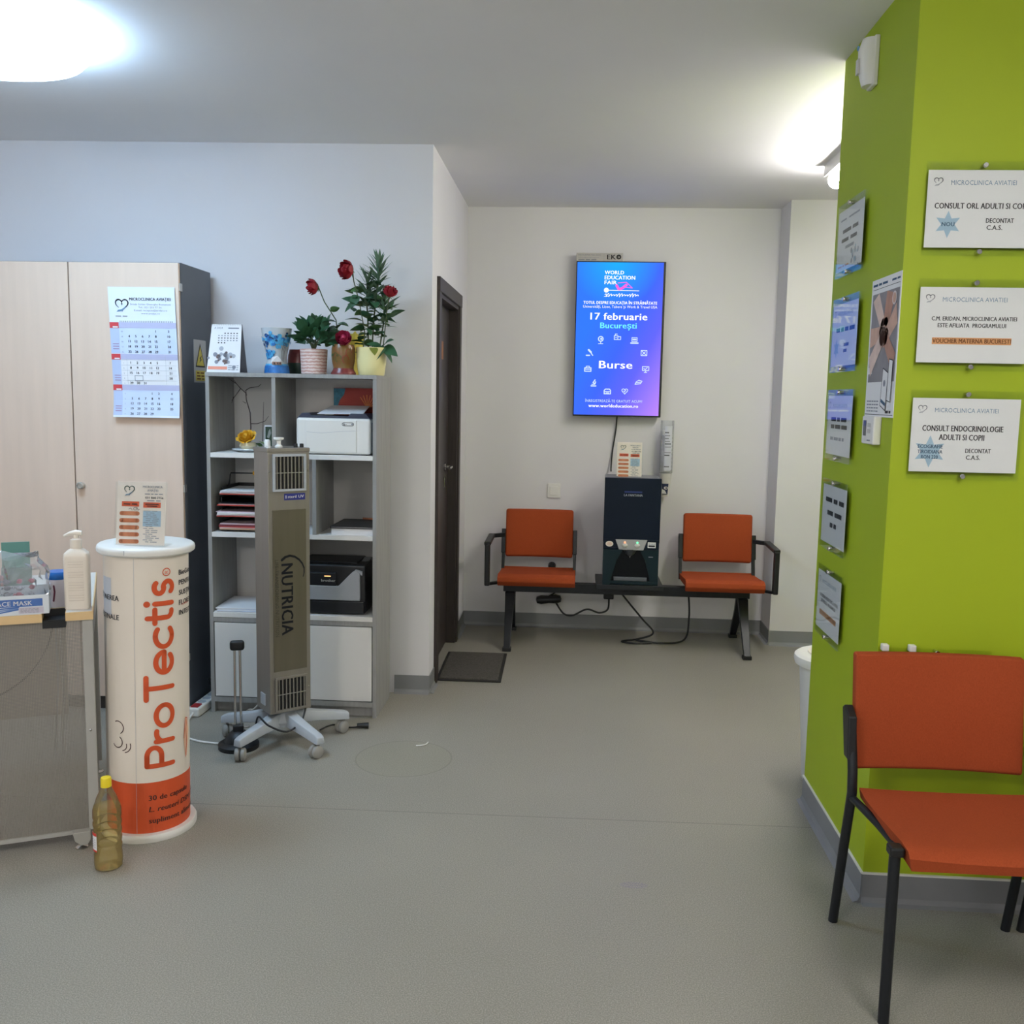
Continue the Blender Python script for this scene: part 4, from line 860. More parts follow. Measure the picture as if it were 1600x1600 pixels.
# perforated front panel
pm = mat('perforated_steel', S(152, 146, 138), .45, .3, var=.02)
nt = pm.node_tree; N = nt.nodes; L = nt.links; bs = N['Principled BSDF']; out = N['Material Output']
tc = N.new('ShaderNodeTexCoord'); sx = N.new('ShaderNodeSeparateXYZ'); L.new(tc.outputs['Object'], sx.inputs[0])
def mm(op, a, b=None):
    n_ = N.new('ShaderNodeMath'); n_.operation = op
    for i, q in enumerate((a, b)):
        if q is None: continue
        if isinstance(q, (int, float)): n_.inputs[i].default_value = q
        else: L.new(q, n_.inputs[i])
    return n_.outputs[0]
PR = .0046
fx = mm('SUBTRACT', mm('FRACT', mm('DIVIDE', sx.outputs[0], PR)), .5); fz = mm('SUBTRACT', mm('FRACT', mm('DIVIDE', sx.outputs[2], PR)), .5)
# (x coordinate is negative on the panel: FRACT still repeats)
r2 = mm('ADD', mm('MULTIPLY', fx, fx), mm('MULTIPLY', fz, fz)); hole = mm('LESS_THAN', r2, .085)
trn = N.new('ShaderNodeBsdfTransparent'); ms = N.new('ShaderNodeMixShader'); L.new(hole, ms.inputs[0]); L.new(bs.outputs[0], ms.inputs[1]); L.new(trn.outputs[0], ms.inputs[2]); L.new(ms.outputs[0], out.inputs[0])
MB().box(-LN+.05, -.030, .018, .0195, .055, DZT-TH-.001).build('perforated_panel', pm, t)
lgm = mat('light_grey_steel', S(176, 174, 168), .45, .15)
MB().box(-LN+.05, -.030, .012, .022, .045, .058).build('panel_edge', lgm, t)
lg = MB().box(-.034, -.002, .010, .055, .055, DZT-TH).build('leg', lgm, t, bevel=.002)
MB().lathe([(.0001, 0), (.004, .001), (.0045, .003), (.0001, .004)], 10, M=Matrix.Translation((-.02, .0098, .40)) @ Matrix.Rotation(math.pi/2, 4, 'X')).build('screw', chrome, lg)
MB().box(-.034, -.002, .055, .68, .70, DZT-TH).build('top_rail', lgm, t)
MB().box(-.034, -.002, .65, .70, .055, .70).build('leg', lgm, t, bevel=.002)
MB().prism([(-.085, .06), (-.03, .06), (-.030, .03), (-.04, .014), (-.06, .014), (-.078, .03)], -.03, (0, -.012, 0), (1, 0, 0), (0, 0, 1)).build('foot_bracket', lgm, t, bevel=.002)
MB().lathe([(.0001, 0), (.020, 0), (.020, .004), (.008, .006), (.004, .008), (.004, .018), (.0001, .018)], 18, c=(-.058, .004, 0)).build('levelling_foot', chrome, t, smooth=True)
MB().lathe([(.0001, 0), (.020, 0), (.020, .004), (.008, .006), (.004, .008), (.004, .058), (.0001, .058)], 18, c=(-.018, .675, 0)).build('levelling_foot', chrome, t, smooth=True)
# things seen dimly through the panel
inner = mat('desk_inner_panel', S(196, 184, 168), .6)
MB().box(-LN+.1, -.10, .33, .345, .36, .70).build('modesty_board', inner, t)
cable('white_coil_cable', [(-.105, .06, .76), (-.10, .03, .70), (-.098, .03, .5), (-.105, .03, .42), (-.10, .04, .33)], .0045, white_pl, t)
cable('black_cable', [(-.12, .07, .76), (-.135, .028, .70), (-.17, .028, .63), (-.23, .028, .57), (-.31, .028, .53), (-.42, .03, .52)], .003, black_m, t)
cable('grey_cable', [(-.115, .06, .76), (-.112, .04, .6), (-.12, .04, .45), (-.13, .05, .33)], .003, grey_pl, t)
MD = Matrix.Translation(DB) @ Matrix.Rotation(da, 4, 'Z')
def dk(x, y, z=0): return MD @ Vector((x, y, DZT+.0009+z))
# face mask box
t = thing('face_mask_box', 'blue and white open face mask box on the desk edge', 'box', dk(-.128-.088, .008), da)
bw, bd, bh = .175, .095, .062
mbx = mat('mask_box_white', S(220, 226, 232), .6)
v = [(-bw/2, 0, 0), (bw/2, 0, 0), (bw/2, bd, 0), (-bw/2, bd, 0)]; e = .0015
MB().box(-bw/2, bw/2, 0, bd, 0, e).build('box_bottom', mbx, t)
MB().box(-bw/2, bw/2, 0, e, e, bh).build('box_front', mbx, t); MB().box(-bw/2, bw/2, bd-e, bd, e, bh+.015).build('box_back', mbx, t)
for x in (-bw/2, bw/2-e): MB().add([(x, e, e), (x+e, e, e), (x+e, bd-e, e), (x, bd-e, e), (x, e, bh), (x+e, e, bh), (x+e, bd-e, bh+.022), (x, bd-e, bh+.022)], [(0, 3, 2, 1), (4, 5, 6, 7), (0, 1, 5, 4), (1, 2, 6, 5), (2, 3, 7, 6), (3, 0, 4, 7)]).build('box_side', mbx, t)
mblue = mat('mask_box_blue', S(74, 112, 180), .6); mblue2 = mat('mask_box_mid_blue', S(120, 150, 200), .6)
pr = Print(t, (-bw/2, 0, 0), (1, 0, 0), (0, 0, 1))
pr.rect(0, .026, bw-.018, .050, mblue); pr.text('FACE MASK', .018, .030, .127, .0145, paper, bold=True)
for i in range(3): pr.stroke([(0, .006+.007*i), (.04, .010+.006*i), (.09, .018+.003*i)], .0045, mblue if i != 1 else mblue2, 'wave_print', 0, False)
pr.rect(.088, .004, bw-.016, .023, mat('lilac_label', S(206, 200, 212), .7), 'label', 1)
for i in range(4): pr.bars(.093, bw-.03, .006+.004*i, .0013, ink_grey, 5, lay=2)
pr.done()
# clear sweet bag standing in the box, with wrapped sweets
t = thing('sweet_bag', 'crumpled clear plastic bag of sweets inside the mask box', 'bag', dk(-.128-.085, .05, .004), da)
random.seed(21); v = []; f = []; n_, m_ = 22, 9
for k_ in range(m_):
    s_ = k_/(m_-1)
    for i in range(n_):
        a = 2*math.pi*i/n_; rx = .068*(1+.22*math.sin(s_*2.6)) ; ry = .034*(1+.2*math.sin(s_*2.6)); wob = 1+.10*math.sin(3*a+s_*5)+.06*math.sin(7*a+s_*11)+random.uniform(-.05, .05)
        if s_ > .85: wob *= .8
        v.append((rx*wob*math.cos(a), min(.040, max(-.04, ry*wob*math.sin(a))), .004+.178*s_+(.014*math.cos(2*a+1) if s_ > .5 else 0)))
for k_ in range(m_-1):
    for i in range(n_): f.append((k_*n_+i, k_*n_+(i+1) % n_, (k_+1)*n_+(i+1) % n_, (k_+1)*n_+i))
f.append(tuple((m_-1)*n_+i for i in range(n_)))
MB().add(v, f).build('film', bag_m, t)
sw = [mat('sweet_pink', S(176, 90, 110), .3), mat('sweet_silver', S(196, 196, 204), .2, .6), mat('sweet_grey', S(120, 124, 140), .3)]
random.seed(8)
lay = []
for k_ in range(5):
    for i in range(3):
        lay.append((-.036+.036*i+random.uniform(-.004, .004), random.uniform(-.008, .008), .012+.021*k_))
names = ['pink wrapped', 'silver wrapped', 'grey wrapped']
for i, (x, y, z) in enumerate(lay):
    q = random.randrange(3); p = dk(-.128-.085+x, .05+y, .004+z)
    mb = MB(); Mx = Matrix.Translation(p) @ Matrix.Rotation(random.uniform(0, 6), 4, 'Z') @ Matrix.Rotation(random.uniform(-.5, .5), 4, 'X')
    mb.ball((0, 0, 0), .009, 1.2, .9, .9, 10, 6, Mx)
    for s_ in (-1, 1): mb.add([(s_*.009, 0, 0), (s_*.017, -.006, .003), (s_*.017, .006, -.003), (s_*.016, 0, .004)], [(0, 1, 3), (0, 3, 2)], Mx)
    tag(mb.build('wrapped_sweet', sw[q]), names[q]+' sweet inside the clear bag in the mask box', 'sweet', 'wrapped sweets in the bag, '+names[q])
# pump bottle
t = thing('pump_bottle', 'white ribbed pump soap bottle at the desk corner', 'pump bottle', dk(-.045, .062), da-.15)
mb = MB(); prof = [(.036, .026, 0), (.038, .028, .004), (.0385, .0285, .17), (.036, .027, .184), (.026, .022, .194), (.017, .017, .199)]
n_ = 28; v = []; f = []
for (rx, ry, z) in prof:
    for i in range(n_):
        a = 2*math.pi*i/n_; c_, s_ = math.cos(a), math.sin(a); ex = .35 if z < .19 else .7
        v.append((rx*math.copysign(abs(c_)**ex, c_), ry*math.copysign(abs(s_)**ex, s_), z))
for k_ in range(len(prof)-1):
    for i in range(n_): f.append((k_*n_+i, k_*n_+(i+1) % n_, (k_+1)*n_+(i+1) % n_, (k_+1)*n_+i))
f += [tuple(reversed(range(n_))), tuple((len(prof)-1)*n_+i for i in range(n_))]
mb.add(v, f).build('bottle_body', cream_pl, t, smooth=True)
MB().lathe([(.017, .199), (.018, .2), (.018, .228), (.012, .231), (.008, .232), (.008, .244), (.0001, .244)], 24).build('collar', cream_pl, t, smooth=True)
MB().tube([(.018, 0, .248), (.0, 0, .250), (-.018, 0, .247), (-.036, 0, .240)], [.008, .010, .007, .004], 10).build('pump_nozzle', cream_pl, t, smooth=True)
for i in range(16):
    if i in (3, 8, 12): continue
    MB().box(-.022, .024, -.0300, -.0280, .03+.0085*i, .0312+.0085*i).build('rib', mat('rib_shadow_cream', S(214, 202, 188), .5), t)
# jar with blue cap, card, pens
t = thing('wipes_tub', 'pale tub with a bright blue lid between box and pump bottle', 'tub', dk(-.105, .135), da)
MB().lathe([(.0001, 0), (.036, 0), (.037, .004), (.037, .090), (.0001, .090)], 32).build('tub', mat('pale_pink_label', S(236, 226, 230), .5), t, smooth=True)
MB().lathe([(.0001, .090), (.039, .090), (.040, .094), (.039, .108), (.034, .114), (.0001, .114)], 32).build('lid', mat('bright_blue_lid', S(30, 110, 190), .35), t, smooth=True)
pr = Print(t, fn=lambda u, v_, h: Vector(((.037+h)*math.cos(-1.6+u/.037), (.037+h)*math.sin(-1.6+u/.037), v_)), lift=.0006); pr.stroke([(-.014, .02), (-.010, .05), (-.012, .07)], .006, mat('plum_ink', S(120, 60, 80), .6), 'mark'); pr.done()
t = thing('teal_folder', 'upright teal card holder behind the bag of sweets', 'card holder', dk(-.235, .20), da)
MB().box(-.045, .045, 0, .030, 0, .120).build('holder', mat('dark_teal_card', S(70, 110, 104), .6), t, bevel=.002); MB().box(-.042, .042, .006, .012, .12, .205).build('card', mat('teal_card', S(96, 146, 136), .6), t)
t = thing('pen_cup', 'pinkish pen cup at the left picture edge behind the mask box', 'pen cup', dk(-.305, .155), da)
MB().lathe([(.0001, 0), (.034, 0), (.036, .10), (.033, .10), (.031, .006), (.0001, .006)], 28).build('cup', mat('pink_cup', S(170, 110, 112), .5), t, smooth=True)
for i, (x, y, c_) in enumerate([(-.012, 0, 'a'), (.008, .01, 'b'), (.015, -.008, 'a')]): MB().tube([(x*.6, y*.6, .008), (x*1.7, y*1.7, .165)], .004, 8).build('pen', [mat('rose_pen', S(190, 120, 120), .4), ink][i % 2], t)
# oil bottle on the floor
t = thing('oil_bottle', 'clear oil bottle with yellow cap on the floor by the desk', 'bottle', (-1.452, 2.822, 0))
BP = [(.034, 0), (.041, .004), (.0435, .02), (.043, .05)]
z = .05
for i in range(5): BP += [(.0405, z+.006), (.0435, z+.016), (.0435, z+.026)]; z += .026
BP += [(.043, .195), (.030, .235), (.017, .262), (.0155, .272)]
MB().lathe([(.0001, .002)]+BP+[(.0140, .272)], 36).build('bottle_shell', clear_mat('bottle_plastic', (.97, .97, .94), .8, .03, .05), t, smooth=True)
LQ = [(max(.001, r-.0015), zz+.0015) for r, zz in BP if zz < .20]+[(.0405, .205), (.0001, .205)]
oil = clear_mat('cooking_oil', (.98, .92, .66), .5, .20, .06, S(236, 206, 120))
MB().lathe([(.0001, .0035)]+LQ, 36).build('oil', oil, t, smooth=True)
MB().lathe([(.0165, .268), (.0165, .294), (.0145, .298), (.0001, .298)], 24).build('cap', mat('yellow_cap', S(240, 214, 40), .4), t, smooth=True)
pr = Print(t, fn=lambda u, v_, h: Vector(((.0437+h)*math.cos(-2.25+u/.0437), (.0437+h)*math.sin(-2.25+u/.0437), v_)), lift=.0004)
for i in range(6):
    a = -.022+.006*i; pr.rect(a, .068, a+.006, .128, paper, 'label'); pr.rect(a, .118, a+.006, .128, red_p, 'label', 1); pr.rect(a, .066, a+.006, .072, red_p, 'label', 1)
for i in range(4): pr.rect(-.012, .080+.008*i, .008, .083+.008*i, ink_grey, 'text_line', 2)
pr.done()
# power strip with cables
t = thing('power_strip', 'white power strip with red switch between cabinet and shelf unit', 'power strip', (-1.742, 4.37, 0), math.radians(88))
MB().box(-.14, .14, -.030, .030, 0, .042).build('strip_body', white_pl, t, bevel=.008, seg=3)
MB().box(-.125, -.075, -.018, .018, .04, .048).build('switch', mat('red_switch', S(150, 40, 44), .4), t, bevel=.002)
for x in (-.035, .02, .075, .115)[:3]: MB().lathe([(.020, .0425), (.020, .0432), (.017, .0432), (.016, .036), (.0001, .036)], 20, c=(x, 0, 0)).build('socket', grey_pl, t, smooth=True)
cable('power_cord', [(-.138, 0, .02), (-.22, -.01, .008), (-.36, -.05, .005), (-.44, -.15, .005), (-.46, -.30, .005), (-.44, -.42, .005)], .0045, white_pl, t)
cable('black_cord', [(.11, 0, .05), (.07, .012, .12), (.12, .02, .10), (.17, .02, .03)], .004, black_m, t)
# doormat
t = thing('doormat', 'dark grey doormat in front of the walnut door', 'doormat', (-.535, 5.232, 0), .012)
rub = mat('black_rubber', S(34, 32, 30), .8); MB().box(-.175, .175, -.285, .285, 0, .008).build('rubber_edge', rub, t, bevel=.003)
MB().box(-.158, .158, -.268, .268, .007, .013).build('carpet_pile', mat('charcoal_carpet', S(78, 74, 68), .95, var=.35, scale=120, bump=1, bscale=500), t)
tag(cable('plastic_scrap', [onz(650, 1166)+Vector((0, 0, .003)), onz(658, 1166)+Vector((0, 0, .004)), onz(665, 1164.5)+Vector((0, 0, .004)), onz(669, 1161.5)+Vector((0, 0, .006))], .0024, white_pl), 'tiny curled white plastic scrap on the floor', 'scrap')
# ------------------------------------------------------------------ bench
t = thing('waiting_bench', 'black beam bench with two orange seats against the back wall', 'bench', (.34, 5.86, 0))
MB().box(-.755, .755, -.03, .03, .316, .376).build('beam', black_met, t, bevel=.003)
def frame_leg(x):
    for sgn, yy in ((-1, -.255), (1, .27)):
        v = []
        for (z, y, hw, hd) in ((.318, sgn*.03, .030, .022), (.22, sgn*.09, .026, .020), (.02, yy, .019, .017)):
            for (a, b) in ((-1, -1), (1, -1), (1, 1), (-1, 1)): v.append((x+a*hw, y+b*hd, z))
        f = [(0, 3, 2, 1), (8, 9, 10, 11)]+[(i*4+j, i*4+(j+1) % 4, (i+1)*4+(j+1) % 4, (i+1)*4+j) for i in range(2) for j in range(4)]
        lg = MB().add(v, f).build('leg', black_met, t, bevel=.003); MB().box(x-.026, x+.026, yy-.024, yy+.024, 0, .022).build('foot_cap', black_m, lg, bevel=.003)
frame_leg(-.712); frame_leg(.712)
def seat_unit(xc, arm):
    hw = .232; P = [(-.235, .395), (-.255, .42), (-.25, .448), (-.21, .462), (-.05, .448), (.12, .438), (.155, .445), (.155, .412), (.12, .405), (-.05, .410), (-.2, .418), (-.228, .39)]
    mb = MB().prism([(y, z) for y, z in P], 2*hw, (xc-hw, 0, 0), (0, 1, 0), (0, 0, 1)); mb.build('seat', orange_fab, t, bevel=.008, seg=2, smooth=True)
    MB().box(xc-.16, xc+.16, -.12, .12, .376, .412).build('seat_bracket', black_met, t)
    # backrest, slightly curved
    v = []; f = []; nn = 8
    for i in range(nn+1):
        s_ = i/nn*2-1; x = xc+s_*.213; yb = .135-.020*(s_*s_)+.0
        for (dy, z) in ((0, .515), (.036, .505), (.075, .805), (.035, .815)): v.append((x, yb+dy, z))
    for i in range(nn):
        for j in range(4): f.append((i*4+j, i*4+(j+1) % 4, (i+1)*4+(j+1) % 4, (i+1)*4+j))
    f += [(0, 3, 2, 1), (nn*4, nn*4+1, nn*4+2, nn*4+3)]
    MB().add(v, f).build('backrest', orange_fab, t, bevel=.014, seg=3, smooth=True)
    for sgn in (-1, 1):
        x = xc+sgn*.226
        MB().bar((x, .11, .40), (x, .145, .53), .018, .035).bar((x, .145, .53), (x, .175, .68), .026, .05).build('back_upright', black_met, t, bevel=.003)
    if arm:
        x = xc+arm*.297; xa = xc+arm*.226
        MB().bar((x, -.20, .385), (x, -.20, .640), .030, .05, (0, 1, 0)).build('armrest', black_m, t, bevel=.006)
        MB().bar((x, -.21, .640), (x, .10, .648), .040, .024).build('armrest', black_m, t, bevel=.006)
        MB().bar((x, .09, .645), (xa, .15, .645), .024, .024).build('arm_bracket', black_met, t); MB().bar((x, -.19, .392), (xc+arm*.15, -.05, .39), .024, .016).build('arm_bracket', black_met, t)
seat_unit(-.545, -1); seat_unit(.570, 1)
MB().box(-.185, .215, -.17, .19, .376, .404).build('table_plate', black_met, t, bevel=.002)
# ---- water dispenser on the bench
t = thing('water_dispenser', 'dark navy countertop water dispenser standing on the bench', 'water dispenser', (.357, 5.72, .4045), math.radians(-1.5))
hw, hd, hh = .166, .33, .640
MB().box(-hw, hw, .02, hd, 0, hh).build('cabinet', mat('dispenser_grey', S(130, 132, 132), .35, .2), t, bevel=.006)
MB().box(-hw-.002, hw+.002, 0, .025, .255, hh+.004).build('upper_front', navy, t, bevel=.004)
MB().box(-hw, hw, -.004, .03, .215, .275).build('control_band', navy, t, bevel=.003)
lowm = mat('dark_green_black', S(22, 40, 46), .35, spec=.2)
# lower front: a frame around the bell shaped cup recess
for sgn in (-1, 1):
    MB().prism([(sgn*hw, 0), (sgn*hw, .215), (sgn*.05, .215), (sgn*.085, .15), (sgn*.115, .04), (sgn*.12, 0)], (-.03 if sgn > 0 else .03)*1, (0, 0 if sgn > 0 else .03-.03, 0), (1, 0, 0), (0, 0, 1)).build('lower_front', lowm, t)
MB().box(-hw, hw, .018, .022, 0, .22).build('recess_back', mat('recess_black', S(8, 13, 18), .3, spec=.2), t)
MB().box(-hw, hw, -.002, .02, 0, .022).build('front_sill', lowm, t, bevel=.003)
MB().box(-.10, .10, -.004, .02, .022, .045).build('drip_tray', mat('drip_tray_grey', S(96, 100, 106), .4, .3), t, bevel=.003)
MB().prism([(-.095, .275), (.095, .275), (.073, .212), (-.073, .212)], -.008, (0, -.010, 0), (1, 0, 0), (0, 0, 1)).build('button_panel', mat('panel_silver', S(172, 172, 172), .4, .2), t, bevel=.002)
for x, c_ in ((-.038, S(250, 150, 110)), (.036, S(110, 230, 170))):
    bt = MB().ball((x, -.012, .240), .017, 1, .35, .8, 16, 8).build('button', mat('button_grey', S(206, 204, 200), .3), t, smooth=True)
    MB().ball((x, -.014, .258), .0065, 1, .5, 1, 10, 6).build('indicator', mat('lamp_%d' % int(x*1000), c_, .4, emit=1.2), bt, smooth=True)
MB().lathe([(.045, 0), (.03, -.03), (.008, -.05), (.0001, -.05)], 20, c=(-.005, .03, .215)).build('spout', mat('spout_grey', S(70, 74, 78), .35), t, smooth=True)
MB().tube([(-.005, .0, .165), (-.005, .0, .178)], .004, 8).build('nozzle', chrome, t)
pr = Print(t, (0, -.0004, 0), (1, 0, 0), (0, 0, 1)); pr.text('LA FANTANA', -.052, .535, .058, .014, mat('silver_ink', S(170, 176, 184), .5), bold=True); pr.rect(-.05, .556, .055, .566, mat('blue_mark', S(30, 50, 110), .5), 'blue_stripe'); pr.done()
pr = Print(t, (0, -.0045, 0), (1, 0, 0), (0, 0, 1)); pr.disc(-.130, .246, .023, cream_pl, 'round_sticker', 0, 20, .017); pr.disc(-.130, .246, .015, mat('sticker_pink', S(224, 196, 180), .6), 'round_sticker', 1, 20, .011)
pr.rect(.098, .228, .146, .262, paper, 'square_sticker'); pr.rect(.103, .234, .141, .244, ink, 'square_sticker', 1); pr.bars(.103, .14, .25, .004, ink_grey, 3); pr.done()
pr = Print(t, (0, -.0002, 0), (1, 0, 0), (0, 0, 1)); pr.bars(.105, .132, .17, .004, ink_grey, 1); pr.done()
leaflet_stand('leaflet_stand', 'small price leaflet in a clear stand on the water dispenser', (.335, 5.80, 1.0495), 0, .150, .205)
# ---- cup tube on the wall
t = thing('cup_dispenser', 'clear wall tube of paper cups right of the water dispenser', 'cup dispenser', (.588, 6.16, .90))
clr = clear_mat('clear_tube', (.97, .98, .99), .35, .06, .08)
MB().lathe([(.041, .150), (.043, .155), (.043, .485), (.041, .485), (.041, .150)], 32).build('tube', clr, t, smooth=True)
MB().lathe([(.0001, .0), (.022, .0), (.026, .02), (.038, .145), (.041, .150), (.0001, .152)], 32).build('cup_mouth', white_pl, t, smooth=True)
for i in range(9): MB().lathe([(.029, .16+.026*i), (.036, .182+.026*i), (.0365, .186+.026*i), (.033, .186+.026*i), (.0001, .176+.026*i)], 24).build('paper_cup', paper, t, smooth=True)
MB().box(-.03, .03, .035, .077, .05, .42).build('wall_bracket', white_pl, t, bevel=.003)
tf = lambda u, v_, h: Vector(((.0432+h)*math.cos(-1.75+u/.0432), (.0432+h)*math.sin(-1.75+u/.0432), v_))
pr = Print(t, fn=tf, lift=.0004)
for i in range(6): pr.rect(-.010+.008*i, .17, -.002+.008*i, .45, mat('tube_label', S(206, 208, 218), .5), 'label')
random.seed(12)
for i in range(13):
    if i in (1, 2, 3, 6): continue
    z = .19+i*.018; 
    for j in range(random.randrange(3, 6)): pr.rect(-.008+.008*j, z, -.0015+.008*j, z+.004+.003*(i % 4 == 0), ink, 'text_line', 1)
pr.done()
pr = Print(t, fn=lambda u, v_, h: Vector(((.024+.0002*v_/.001*.6+h)*math.cos(-1.75+u/.03), (.024+.0002*v_/.001*.6+h)*math.sin(-1.75+u/.03), v_)), lift=.003)
for i in range(6): pr.rect(-.016+.006*i, .015, -.010+.006*i, .085, mat('label_navy', S(40, 52, 84), .5), 'logo_label')
pr.disc(.006, .058, .010, paper, 'logo_label', 2); pr.disc(.008, .058, .004, ink, 'logo_label', 3); pr.poly([(-.014, .02), (.012, .02), (.002, .042), (-.012, .05)], paper, 'logo_label', 2); pr.done()
# ---- light switch, socket, adapters and cords
t = thing('light_switch', 'white square light switch on the back wall', 'light switch', (-.124, YB, .912))
MB().box(-.043, .043, -.009, 0, -.047, .047).build('frame_plate', white_pl, t, bevel=.004); MB().box(-.027, .027, -.014, -.008, -.030, .030).build('rocker', white_pl, t, bevel=.002)
t = thing('wall_plug', 'round black plug in the wall above the left orange seat', 'plug', (-.125, YB, .415))
MB().lathe([(.0001, 0), (.026, 0), (.026, .012), (.020, .034), (.0001, .036)], 24, M=Matrix.Rotation(math.pi/2, 4, 'X')).build('plug_body', black_m, t, smooth=True)
t = thing('power_adapter', 'black power adapter with cord hanging under the bench', 'power adapter', (-.14, 6.18, .20))
MB().lathe([(.0001, -.085), (.022, -.078), (.030, -.05), (.025, 0), (.030, .05), (.022, .078), (.0001, .085)], 20, M=Matrix.Rotation(math.pi/2-.08, 4, 'Y')).build('adapter_body', black_m, t, smooth=True)
cable('cord', [(-.0, .0, .02), (.05, .02, .06), (.02, .03, .14), (.015, .04, .21)], .005, black_m, t)
cable('cord', [(.05, -.02, -.02), (.10, -.05, -.08), (.16, -.05, -.09), (.25, -.06, -.045), (.33, -.06, -.065), (.385, -.06, -.04), (.39, -.06, .04)], .006, black_m, t)
MB().box(.355, .42, -.085, -.04, .03, .075).build('plug', black_m, t, bevel=.006)
tag(cable('extension_cord', [(.30, 6.06, .36), (.31, 6.08, .30), (.45, 6.02, .14), (.53, 5.98, .05), (.44, 5.96, .012), (.33, 5.90, .008), (.40, 5.86, .008), (.52, 5.89, .008), (.42, 5.93, .010), (.56, 5.88, .010), (.72, 5.94, .02), (.76, 6.05, .14), (.755, 6.10, .30), (.74, 6.10, .40)], .006, black_m), 'long black cord looping onto the floor beneath the bench', 'cord')
# ------------------------------------------------------------------ wall screen
t = thing('wall_screen', 'portrait advertising screen glowing blue and violet on the back wall', 'screen', (.2635, 6.16, 1.885))
TWd, THt = .557, .966
MB().box(-TWd/2, TWd/2, 0, .045, -THt/2, THt/2).build('bezel', black_m, t, bevel=.003)
MB().box(-.12, .12, .045, .075, -.2, .2).build('wall_bracket', black_met, t)
def screen_mat():
    mt = bpy.data.materials.new('screen_image'); mt.use_nodes = True; nt = mt.node_tree; N = nt.nodes; L = nt.links; N.remove(N['Principled BSDF']); out = N['Material Output']
    tc = N.new('ShaderNodeTexCoord'); sx = N.new('ShaderNodeSeparateXYZ'); L.new(tc.outputs['Object'], sx.inputs[0])
    em = N.new('ShaderNodeEmission'); em.inputs[1].default_value = 1.0
    def mth(op, a, b):
        n = N.new('ShaderNodeMath'); n.operation = op
        for i, q in enumerate((a, b)):
            if isinstance(q, (int, float)): n.inputs[i].default_value = q
            else: L.new(q, n.inputs[i])
        return n.outputs[0]
    fac = mth('ADD', mth('MULTIPLY', sx.outputs[0], 1.55), mth('MULTIPLY', sx.outputs[2], -.75))
    rp = N.new('ShaderNodeMapRange'); rp.inputs[1].default_value = -.35; rp.inputs[2].default_value = .78; L.new(fac, rp.inputs[0])
    cr = N.new('ShaderNodeValToRGB'); L.new(rp.outputs[0], cr.inputs[0]); e = cr.color_ramp.elements
    e[0].position = 0; e[0].color = (*S(52, 118, 250), 1); e[1].position = 1; e[1].color = (*S(186, 132, 255), 1)
    for p, c_ in ((.35, S(64, 102, 248)), (.6, S(96, 100, 246)), (.8, S(146, 118, 252))):
        q = e.new(p); q.color = (*c_, 1)
    # cyan glow at the top centre of the advert
    dx = mth('ADD', sx.outputs[0], .03); dz = mth('SUBTRACT', sx.outputs[2], .48)
    dd_ = mth('SQRT', mth('ADD', mth('MULTIPLY', dx, dx), mth('MULTIPLY', dz, dz)), 0)
    r2 = N.new('ShaderNodeMapRange'); r2.inputs[1].default_value = .0; r2.inputs[2].default_value = .28; r2.inputs[3].default_value = .85; r2.inputs[4].default_value = 0; L.new(dd_, r2.inputs[0])
    mx = N.new('ShaderNodeMix'); mx.data_type = 'RGBA'; L.new(r2.outputs[0], mx.inputs[0]); L.new(cr.outputs[0], mx.inputs[6]); mx.inputs[7].default_value = (*S(30, 176, 250), 1)
    L.new(mx.outputs[2], em.inputs[0]); L.new(em.outputs[0], out.inputs[0]); MATS['screen_image'] = mt
    return mt
MB().box(-TWd/2+.006, TWd/2-.014, -.0012, 0, -THt/2+.010, THt/2-.006).build('display', screen_mat(), t)
def emis(name, c):
    m_ = mat(name, (.02, .02, .02), .5); b = m_.node_tree.nodes['Principled BSDF']; b.inputs['Emission Color'].default_value = (*c, 1); b.inputs['Emission Strength'].default_value = 1.0; return m_
ew, ec, ep, elb = emis('glow_white', (1, 1, 1)), emis('glow_cyan', S(110, 235, 250)), emis('glow_pink', S(240, 90, 210)), emis('glow_pale', S(200, 220, 255))
sw_, sh_ = .537, .950
pr = Print(t, (-TWd/2+.006, -.0012, -THt/2+.010), (1, 0, 0), (0, 0, 1), lift=.0006)
X = lambda q: sw_*(q-312)/(1022-312); Zz = lambda q: sh_*(1-(q-215)/(1490-215))   # from the enlarged view of the screen
def tx(s_, x0, x1, yb, yt, mt_, bold=True): pr.text(s_, X(x0), Zz(yb), X(x1), Zz(yt)-Zz(yb), mt_, 'screen_text', bold=bold)
tx('WORLD', 540, 697, 314, 284, ew); tx('EDUCATION', 540, 790, 356, 325, ew); tx('FAIR', 540, 640, 396, 366, ew)
pr.stroke([(X(640), Zz(405)), (X(660), Zz(440)), (X(690), Zz(425)), (X(720), Zz(400))], .016, ep, 'logo_mark'); pr.stroke([(X(650), Zz(385)), (X(720), Zz(378)), (X(770), Zz(425)), (X(700), Zz(418))], .004, ep, 'logo_mark', 1)
pr.disc(X(556), Zz(445), .015, ew, 'logo_mark'); pr.stroke([(X(556), Zz(445)), (X(825), Zz(448))], .004, ew, 'logo_mark')
pr.stroke([(X(545+i*1.75+5*math.sin(i*.5)), Zz(486-9*math.sin(i*.5+.4)*(1+.6*math.sin(i*.11)))) for i in range(161)], .0035, ew, 'screen_text'); pr.stroke([(X(540), Zz(498)), (X(575), Zz(494))], .003, ew, 'screen_text')
tx('TOTUL DESPRE EDUCAȚIA ÎN STRĂINĂTATE', 370, 978, 560, 536, ew); tx('Universități, Licee, Tabere și Work & Travel USA', 368, 980, 592, 570, ew, False)
